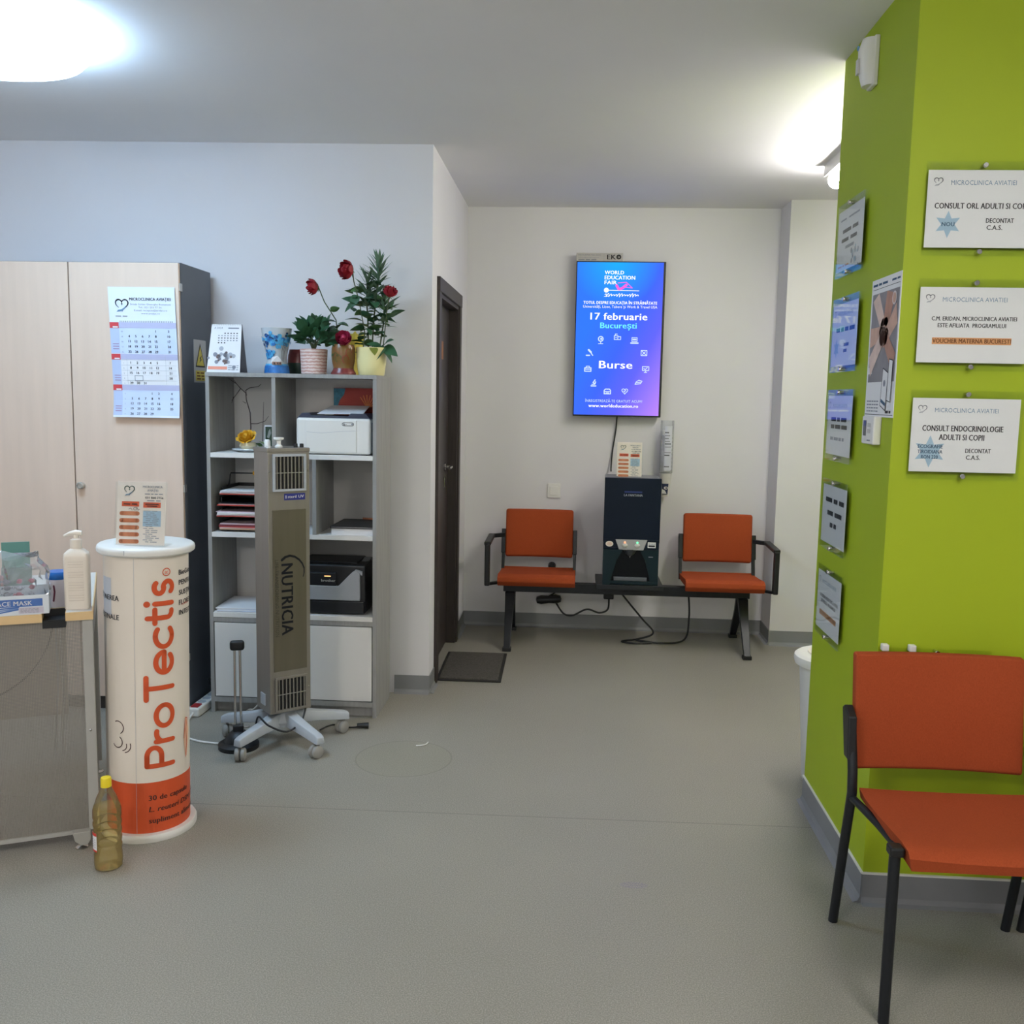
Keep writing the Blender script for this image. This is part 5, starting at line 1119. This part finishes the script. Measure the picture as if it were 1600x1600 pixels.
tx('17 februarie', 432, 900, 690, 632, ew); tx('București', 515, 815, 760, 712, ec); tx('Burse', 515, 790, 1096, 1032, ew)
tx('ÎNREGISTREAZĂ-TE GRATUIT ACUM!', 405, 882, 1382, 1360, elb, False); tx('www.worldeducation.ro', 435, 850, 1425, 1398, ew)
def ic(x, y, kind):
    u, v_ = X(x), Zz(y); q = .020
    def st(*p, wd=.0045): pr.stroke([(u+a*q, v_+b*q) for a, b in p], wd, elb, 'icon')
    if kind == 0: pr.stroke(arcp(u, v_+.006, .015, 0, 360, 14), .006, elb, 'icon'); pr.disc(u+.003, v_+.006, .007, elb, 'icon'); st((0, -.6), (0, -1.1)); st((-.7, -1.2), (.7, -1.2))
    elif kind == 1: st((-1, -.8), (-1, .4), (.1, .4), (.1, -.8), (-1, -.8)); st((-.7, .4), (-.7, .9), (-.1, .9)); st((.1, -.8), (1, -.8), (1, .1), (.1, .1)); st((-.6, -.2), (-.3, -.2))
    elif kind == 2: st((-.8, .9), (.8, .9), (.8, -.3), (-.8, -.3), (-.8, .9)); st((-1.1, -.8), (1.1, -.8), wd=.009); st((-.4, .3), (.4, .3), wd=.010)
    elif kind == 3: st((-.9, .8), (-.9, -.8), (.9, -.8), (.9, .8), (-.9, .8)); st((-.8, .7), (.8, -.7)); st((-.5, -.5), (.4, .4))
    elif kind == 4: st((-1, .8), (1, .8), (1, -.4), (-1, -.4), (-1, .8)); st((-.6, .2), (-.1, -.1), (.5, .5)); st((0, -.4), (0, -1)); st((-.4, -1), (.4, -1))
    elif kind == 5: st((-1.2, -.6), (-.8, .2), (0, .7), (1, .4), (.5, -.4), (-1.2, -.6)); st((-.8, -.1), (.5, .1))
    elif kind == 6: pr.stroke([(u+q*(16*math.sin(a)**3)/17, v_+q*(13*math.cos(a)-5*math.cos(2*a)-2*math.cos(3*a)-math.cos(4*a))/17) for a in [i*.33 for i in range(20)]], .004, elb, 'icon'); st((-.6, 0), (-.2, 0), (0, -.4), (.2, .3), (.5, 0), wd=.003)
    elif kind == 7: st((-1, -.7), (1, -.7), (1, .4), (.6, .8), (-.6, .8), (-1, .4), (-1, -.7), wd=.006); st((-.7, 0), (.7, 0)); st((-.4, -.4), (.4, -.4))
    elif kind == 8: st((.3, 1), (-.3, .1), (.3, -.3), (.5, .4), wd=.007); st((-.9, -.9), (.6, -.9), wd=.007); st((-.7, -.4), (.1, -.4))
    elif kind == 9: st((-1, -.8), (1, -.8), (1, .3), (-1, .3), (-1, -.8), wd=.006); st((-.5, .4), (-.5, .8), (.5, .8), (.5, .4)); st((-1, -.2), (1, -.2))
    elif kind == 10: st((-.3, .8), (.4, .1), wd=.012); st((.2, .2), (1, -.9), wd=.006); st((-1, -.9), (0, -.9), wd=.008)
for x, y, k_ in ((522, 858, 0), (660, 832, 1), (802, 860, 2), (884, 963, 3), (902, 1098, 4), (850, 1210, 5), (735, 1285, 6), (590, 1292, 7), (476, 1222, 8), (421, 1102, 9), (432, 965, 10)): ic(x, y, k_)
pr.done()
pl = MB().box(-TWd/2-.002, .010, .006, .012, THt/2-.002, THt/2+.052).build('maker_plate', mat('plate_silver', S(186, 182, 178), .45), t, bevel=.001)
pr = Print(t, (-TWd/2-.002, .006, THt/2-.002), (1, 0, 0), (0, 0, 1)); pr.text('EK', .192, .014, .246, .030, ink, bold=True); pr.stroke(arcp(.264, .029, .011, 0, 360, 18), .008, ink, 'lettering', 1); pr.stroke(arcp(.264, .029, .004, 30, 250, 8), .003, ink, 'lettering', 1)
pr.rect(.172, .004, .173, .048, ink_grey, 'divider_line')
pr.text('RECLAMA TA AICI', .012, .036, .15, .008, ink_grey, bold=True); pr.text('office@ekogroup.ro', .012, .022, .14, .007, ink_grey); pr.bars(.012, .125, .008, .007, ink_grey, 3); pr.done()
cable('screen_cable', [(.005, .05, -.47), (.002, .06, -.56), (-.015, .065, -.70), (-.022, .05, -.80), (-.022, .03, -.834)], .0048, black_m, t)
# ------------------------------------------------------------------ signs on the green wall
def sign(label, O, U, w_=.297, h_=.21, marg=.022, content=None, stand=.020, ext=.006):
    """paper behind a clear acrylic panel on two chrome standoffs; O is the lower left paper corner on the wall plane"""
    U = Vector(U); V = Vector((0, 0, 1)); Nn = U.cross(V).normalized(); O = Vector(O)
    t = thing('acrylic_sign', label, 'sign', O, 0, 'acrylic signs on the green wall')
    def bx(u0, u1, v0, v1, d0, d1):
        return MB().prism([(u0, v0), (u1, v0), (u1, v1), (u0, v1)], d1-d0, Nn*d0, U, V)
    bx(0, w_, 0, h_, stand-.0055, stand-.005).build('paper', paper, t)
    bx(-ext, w_+ext, -marg, h_+marg, stand-.0040, stand).build('acrylic_front', acrylic, t)
    bx(-ext, w_+ext, -marg, h_+marg, stand-.0100, stand-.0070).build('acrylic_back', acrylic_b, t)
    for v_ in (-marg*.55, h_+marg*.55):
        p = U*(w_*.5)+V*v_; MB().lathe([(.0001, 0), (.006, 0), (.006, stand-.012), (.0062, stand), (.0075, stand), (.0075, stand+.005), (.006, stand+.007), (.0001, stand+.007)], 16, M=Matrix.Translation(p) @ Nn.to_track_quat('Z', 'Y').to_matrix().to_4x4()).build('standoff_pin', chrome, t, smooth=True)
    pr = Print(t, Nn*(stand-.005), U, V, lift=.00012); content(pr, w_, h_); pr.done()
    return t
def star(pr, u, v_, R_, w_):
    P = []
    for i in range(12):
        a = math.pi/2+i*math.pi/6; r = R_ if i % 2 == 0 else R_*.50; P.append((u+r*math.cos(a), v_+r*math.sin(a)*1.0))
    k_ = len(P); pr.put([(u, v_)]+P, [(0, 1+i, 1+(i+1) % k_) for i in range(k_)], star_m, 'star_badge', 1)
def head(pr, w_, h_, u=.035):
    pr.heart(u*w_/.1*.1+.018, h_-.030, .024, ink_grey, ink_lt); pr.text('MICROCLINICA AVIATIEI', .21*w_, h_-.040, .80*w_, .0125, ink_blue, 'heading')
def c1(pr, w_, h_):
    head(pr, w_, h_); pr.text('CONSULT ORL ADULTI SI COPII', .075*w_, .505*h_, .925*w_, .0155, ink, bold=True)
    star(pr, .205*w_, .30*h_, .037, w_); pr.text('NOU', .15*w_, .278*h_, .265*w_, .011, ink_navy, lay=2, bold=True)
    pr.text('DECONTAT', .55*w_, .325*h_, .80*w_, .0125, ink, bold=True); pr.text('C.A.S.', .56*w_, .235*h_, .70*w_, .0125, ink, bold=True)
def c2(pr, w_, h_):
    head(pr, w_, h_); pr.text('C.M. ERIDAN, MICROCLINICA AVIATIEI', .12*w_, .560*h_, .90*w_, .0115, ink, bold=True); pr.text('ESTE AFILIATA  PROGRAMULUI', .18*w_, .470*h_, .805*w_, .0115, ink, bold=True)
    pr.rect(.135*w_, .245*h_, .865*w_, .335*h_, hl_orange, 'highlight', 1); pr.text('VOUCHER MATERNA BUCURESTI', .14*w_, .262*h_, .86*w_, .0125, ink_brown, lay=2, bold=True)
def c3(pr, w_, h_):
    head(pr, w_, h_); pr.text('CONSULT ENDOCRINOLOGIE', .105*w_, .555*h_, .855*w_, .0165, ink, bold=True); pr.text('ADULTI SI COPII', .265*w_, .435*h_, .685*w_, .0165, ink, bold=True)
    star(pr, .185*w_, .275*h_, .046, w_)
    for i, s_ in enumerate(('ECOGRAFIE', 'TIROIDIANA', 'RON 220')): pr.text(s_, (.075 if i < 2 else .11)*w_, (.32-.072*i)*h_, (.305 if i < 2 else .265)*w_, .0105, ink_navy, lay=2, bold=True)
    pr.text('DECONTAT', .52*w_, .265*h_, .755*w_, .0125, ink, bold=True); pr.text('C.A.S.', .53*w_, .175*h_, .66*w_, .0125, ink, bold=True)
for label, z, c_ in (('highest acrylic sign on the green wall front, consult ORL with small blue star', 1.955, c1), ('middle acrylic sign on the green wall front with an orange highlighted line', 1.637, c2), ('lowest readable acrylic sign on the green wall front, endocrinology with a large blue star', 1.327, c3)):
    sign(label, (.962, YG, z), (1, 0, 0), .299, .210, .022, c_)
sign('acrylic sign almost hidden behind the orange chair backrest', (.93, YG, .575), (1, 0, 0), .297, .21, .020, lambda pr, w_, h_: pr.bars(.05, .25, .1, .012, ink, 3))
hs_ = [o for o in col.objects if o.get('label', '').startswith('acrylic sign almost hidden')][0]
for x in (-.012, .066): MB().box(x, x+.020, -.030, -.008, .222, .242).build('clip', white_pl, hs_, bevel=.003)
# left face of the green wall: five signs
U_L = (0, -1, 0)
def g1(pr, w_, h_):
    pr.bars(.03, .25, h_-.035, .006, ink_grey, 2); pr.bars(.06, .24, .125, .012, ink, 2); pr.bars(.05, .23, .095, .012, ink, 2); pr.bars(.10, .20, .07, .010, ink_grey, 1)
    random.seed(3)
    for i in range(18): pr.disc(.22+random.gauss(0, .02), .04+random.gauss(0, .018), random.uniform(.004, .01), random.choice([ink_grey, ink_lt, star_m]), 'drawing', 1)
    pr.bars(.02, .15, .012, .006, hl_orange, 3)
def g2(pr, w_, h_):
    head(pr, w_, h_); pr.bars(.05, .27, .115, .014, ink, 4); star(pr, .06, .06, .035, w_); pr.bars(.15, .21, .065, .011, ink, 1); pr.bars(.15, .19, .045, .011, ink, 1)
def g3(pr, w_, h_):
    head(pr, w_, h_); pr.bars(.05, .24, .115, .014, ink, 3); pr.bars(.05, .25, .09, .014, ink, 3); pr.bars(.05, .22, .05, .011, ink_grey, 4)
def g4(pr, w_, h_):
    pr.bars(.04, .27, .145, .016, ink, 3); pr.bars(.07, .25, .10, .016, ink, 2); pr.bars(.11, .19, .06, .016, ink, 2)
for label, z0, z1, c_ in (('topmost acrylic sign on the green wall side with a plant drawing', 1.945, 2.190, g1), ('second acrylic sign from the top on the green wall side, with a blue star', 1.622, 1.874, g2), ('third acrylic sign from the top on the green wall side, above the white card', 1.318, 1.563, g3), ('fourth acrylic sign from the top on the green wall side, three bold lines', 1.006, 1.252, g4), ('lowest acrylic sign on the green wall side with an orange line', .692, .942, c2)):
    sign(label, (XG, 3.497, z0+.021), U_L, .297, z1-z0-.042, .021, c_)
# poster
t = thing('poster', 'poster of joined hands and a phone on the green wall side', 'poster', (XG, 3.108, 1.478))
MB().prism([(0, 0), (.272, 0), (.272, .416), (0, .416)], .0015, (0, 0, 0), U_L, (0, 0, 1)).build('sheet', paper, t)
pr = Print(t, (-.0015, 0, 0), U_L, (0, 0, 1), lift=.0003)
sk = [mat('skin_print_a', S(206, 168, 150), .7, var=.12, scale=25), mat('skin_print_b', S(180, 136, 118), .7, var=.12, scale=25), mat('skin_print_c', S(222, 196, 184), .7, var=.1, scale=25)]
pr.rect(.014, .105, .262, .372, mat('photo_grey', S(140, 136, 140), .7, var=.12, scale=12), 'photo')
def band(p, wd0, wd1, mt_, lay):
    (a, b), (c_, d_) = p; l = math.hypot(c_-a, d_-b); nx, ny = -(d_-b)/l, (c_-a)/l
    e0 = .0 if True else 0
    pr.poly([(max(.014, min(.262, a+nx*wd0)), min(.372, b+ny*wd0)), (max(.014, min(.262, a-nx*wd0)), min(.372, b-ny*wd0)), (c_-nx*wd1, d_-ny*wd1), (c_+nx*wd1, d_+ny*wd1)], mt_, 'hands', lay)
    pr.disc(c_, d_, wd1*1.08, mt_, 'hands', lay, 16)
    for k_ in range(4):
        o_ = (k_-1.5)*wd1*.5; q_ = .030+.006*(1.5-abs(k_-1.5)); x_, y_ = c_+nx*o_, d_+ny*o_; tx_, ty_ = (c_-a)/l, (d_-b)/l
        pr.stroke([(x_, y_), (x_+tx_*q_*.6, y_+ty_*q_*.6), (x_+tx_*q_, y_+ty_*q_)], wd1*.42, mt_, 'hands', lay)
band(((.05, .372), (.13, .27)), .035, .022, sk[2], 1); band(((.19, .372), (.155, .27)), .04, .024, sk[1], 2); band(((.262, .30), (.165, .24)), .035, .022, sk[0], 3); band(((.014, .24), (.12, .25)), .03, .02, sk[0], 3); band(((.014, .15), (.13, .235)), .035, .022, sk[2], 4); band(((.25, .16), (.16, .235)), .03, .02, sk[1], 4)
for i in range(3): pr.stroke([(.122+.016*i, .262-.004*i), (.124+.016*i, .205)], .002, mat('skin_shade_print', S(168, 126, 112), .7), 'hands', 6)
pr.disc(.225, .345, .020, mat('badge_white', S(216, 206, 206), .7), 'round_badge', 6); pr.disc(.225, .345, .015, sk[0], 'round_badge', 7)
pr.poly([(.155, .035), (.205, .020), (.215, .13), (.165, .145)], paper, 'phone', 8); pr.stroke([(.155, .035), (.205, .020), (.215, .13), (.165, .145), (.155, .035)], .003, ink, 'phone', 9); pr.poly([(.160, .045), (.203, .032), (.204, .042), (.161, .055)], ink_navy, 'phone', 9)
pr.poly([(.212, .05), (.245, .045), (.250, .165), (.217, .17)], paper, 'phone', 8); pr.stroke([(.212, .05), (.245, .045), (.250, .165), (.217, .17), (.212, .05)], .0025, ink, 'phone', 9); pr.disc(.185, .10, .010, ink_grey, 'phone', 10)
pr.bars(.014, .15, .395, .007, ink_navy, 3); pr.bars(.19, .262, .396, .006, ink_navy, 2); pr.rect(.014, .385, .262, .3865, ink, 'rule')
for i in range(4): pr.bars(.02, .13, .045-.010*i, .004, ink_grey, 5)
pr.rect(.004, .006, .268, .008, ink, 'rule'); pr.bars(.2, .25, .012, .008, ink, 2); pr.bars(.016, .05, .13, .02, paper, 1); pr.done()
# white thermostat card box
t = thing('thermostat', 'small white thermostat with display under the hands poster', 'thermostat', (XG, 3.05, 1.395))
MB().prism([(0, 0), (.115, 0), (.115, .085), (0, .085)], .024, (0, 0, 0), U_L, (0, 0, 1)).build('housing', white_pl, t, bevel=.004)
pr = Print(t, (-.024, 0, 0), U_L, (0, 0, 1)); pr.rect(.014, .025, .045, .072, mat('lcd_grey', S(92, 96, 92), .3), 'display'); pr.rect(.016, .055, .043, .070, mat('lcd_blue', S(60, 76, 120), .3), 'display', 1)
for v_ in (.034, .052): pr.rect(.056, v_, .088, v_+.012, mat('button_light', S(196, 194, 190), .5), 'button')
pr.bars(.06, .09, .01, .004, ink_grey, 2); pr.done()
# motion sensor
t = thing('motion_sensor', 'white motion sensor high on the green wall near the ceiling', 'motion sensor', (XG, 3.225, 2.505))
MB().prism([(-.035, 0), (.035, 0), (.036, .15), (-.036, .15)], .016, (0, 0, 0), U_L, (0, 0, 1)).build('back_plate', white_pl, t, bevel=.004)
v = []; f = []
for (z, hw_, dp) in ((.004, .030, .030), (.05, .033, .046), (.11, .034, .050), (.146, .030, .036)):
    for i in range(9):
        a = math.pi*i/8; v.append((-.014-dp*math.sin(a)*.85, hw_*math.cos(a), z))
for k_ in range(3):
    for i in range(8): f.append((k_*9+i, k_*9+i+1, (k_+1)*9+i+1, (k_+1)*9+i))
f += [tuple(range(9)), tuple(reversed(range(27, 36)))]+[(k_*9, (k_+1)*9, (k_+1)*9+8, k_*9+8) for k_ in range(3)]
MB().add(v, f).build('cover', white_pl, t, smooth=True)
MB().add([(-.058, .012, .04), (-.058, -.012, .04), (-.0585, -.012, .085), (-.0585, .012, .085), (-.052, .012, .04), (-.052, -.012, .04), (-.052, -.012, .085), (-.052, .012, .085)], [(0, 1, 2, 3), (4, 7, 6, 5), (0, 4, 5, 1), (1, 5, 6, 2), (2, 6, 7, 3), (3, 7, 4, 0)]).build('lens', mat('lens_white', S(205, 202, 200), .4), t)
MB().ball((-.054, .010, .122), .008, .5, 1, 1, 10, 6).build('logo_dot', mat('sensor_blue', S(110, 160, 200), .5), t, smooth=True)
# ------------------------------------------------------------------ bin behind the green wall
t = thing('waste_bin', 'white swing bin half hidden behind the green wall', 'bin', (1.065, 3.80, 0))
MB().lathe([(.0001, 0), (.105, 0), (.108, .005), (.140, .48), (.134, .48), (.104, .012), (.0001, .012)], 40).build('bucket', mat('bin_plastic', S(212, 212, 208), .45), t, smooth=True)
MB().lathe([(.132, .474), (.158, .482), (.163, .50), (.160, .515), (.150, .522), (.135, .524), (.0001, .528)], 40).build('rim', white_pl, t, smooth=True)
MB().lathe([(.110, .5265), (.108, .531), (.0001, .535)], 32).build('lid', cream_pl, t, smooth=True)
# ------------------------------------------------------------------ chairs in the foreground
def tube_path(pts, r): return MB().tube(pts, r, 12)
def make_chair(label, x):
    t = thing('stacking_chair', label, 'chair', (x, 2.46, 0), 0, 'orange stacking chairs')
    hw = .247
    for s_ in (-1, 1):
        X_ = s_*hw
        MB().tube([(X_, .262, 0), (X_, .205, .25), (X_, .158, .44), (X_, .165, .50), (X_, .195, .60)], .0135, 12).build('leg', black_met, t, smooth=True)
        MB().tube([(X_, -.205, 0), (X_, -.205, .25), (X_, -.205, .445)], .0135, 12).build('leg', black_met, t, smooth=True)
        MB().box(X_-.017, X_+.017, -.225, -.187, .438, .462).build('leg_cap', black_m, t, bevel=.005)
        MB().tube([(X_, .165, .425), (X_-s_*.010, .10, .424), (X_-s_*.026, 0, .420), (X_-s_*.032, -.10, .420), (X_-s_*.02, -.16, .430), (X_, -.2, .437)], .011, 10).build('side_rail', black_met, t, smooth=True)
        MB().prism([(.165, .53), (.205, .53), (.245, .66), (.225, .672), (.178, .65)], s_*.024, (X_-s_*.008, 0, 0), (0, 1, 0), (0, 0, 1)).build('back_bracket', black_m, t, bevel=.004)
    # seat: waterfall front, rear narrower lip
    v = []; f = []; nx, prof = 10, [(.165, .452, .425), (.10, .448, .424), (0, .450, .424), (-.10, .458, .424), (-.19, .466, .424), (-.240, .464, .422), (-.254, .452, .420)]
    for (y, zt, zb) in prof:
        for i in range(nx+1):
            s_ = i/nx*2-1; hwid = .226 if y > .12 else .229; v.append((s_*hwid, y, zt-.008*(1-s_*s_)*(1 if y < .1 else .5)))
    n1 = len(v)
    for (y, zt, zb) in prof:
        for i in range(nx+1):
            s_ = i/nx*2-1; v.append((s_*.222, y*.985, zb))
    W_ = nx+1; R_ = len(prof)
    for k_ in range(R_-1):
        for i in range(nx): a = k_*W_+i; f += [(a, a+1, a+W_+1, a+W_), (n1+a, n1+a+W_, n1+a+W_+1, n1+a+1)]
    for k_ in range(R_-1): f += [(k_*W_, (k_+1)*W_, n1+(k_+1)*W_, n1+k_*W_), (k_*W_+nx, n1+k_*W_+nx, n1+(k_+1)*W_+nx, (k_+1)*W_+nx)]
    for i in range(nx): f += [(i, n1+i, n1+i+1, i+1), ((R_-1)*W_+i, (R_-1)*W_+i+1, n1+(R_-1)*W_+i+1, n1+(R_-1)*W_+i)]
    MB().add(v, f).build('seat', orange_fab, t, smooth=True, angle=50)
    v = []; f = []; nx = 10
    for i in range(nx+1):
        s_ = i/nx*2-1; yo = .018*s_*s_
        for (y, z) in ((.222, .496), (.232, .487), (.252, .490), (.300, .806), (.290, .815), (.262, .812)): v.append((s_*.232, y-yo, z))
    for i in range(nx):
        for j in range(6): f.append((i*6+j, i*6+(j+1) % 6, (i+1)*6+(j+1) % 6, (i+1)*6+j))
    f += [(5, 4, 3, 2, 1, 0), tuple(nx*6+j for j in range(6))]
    MB().add(v, f).build('backrest', orange_fab, t, bevel=.005, seg=2, smooth=True, angle=50)
    MB().bar((-.22, .03, .418), (.22, .03, .418), .03, .012).build('cross_rail', black_met, t)
    return t
make_chair('orange fabric chair with black legs in front of the green wall', 1.046)
make_chair('second orange chair, only its leg showing at the right picture edge', 1.585)
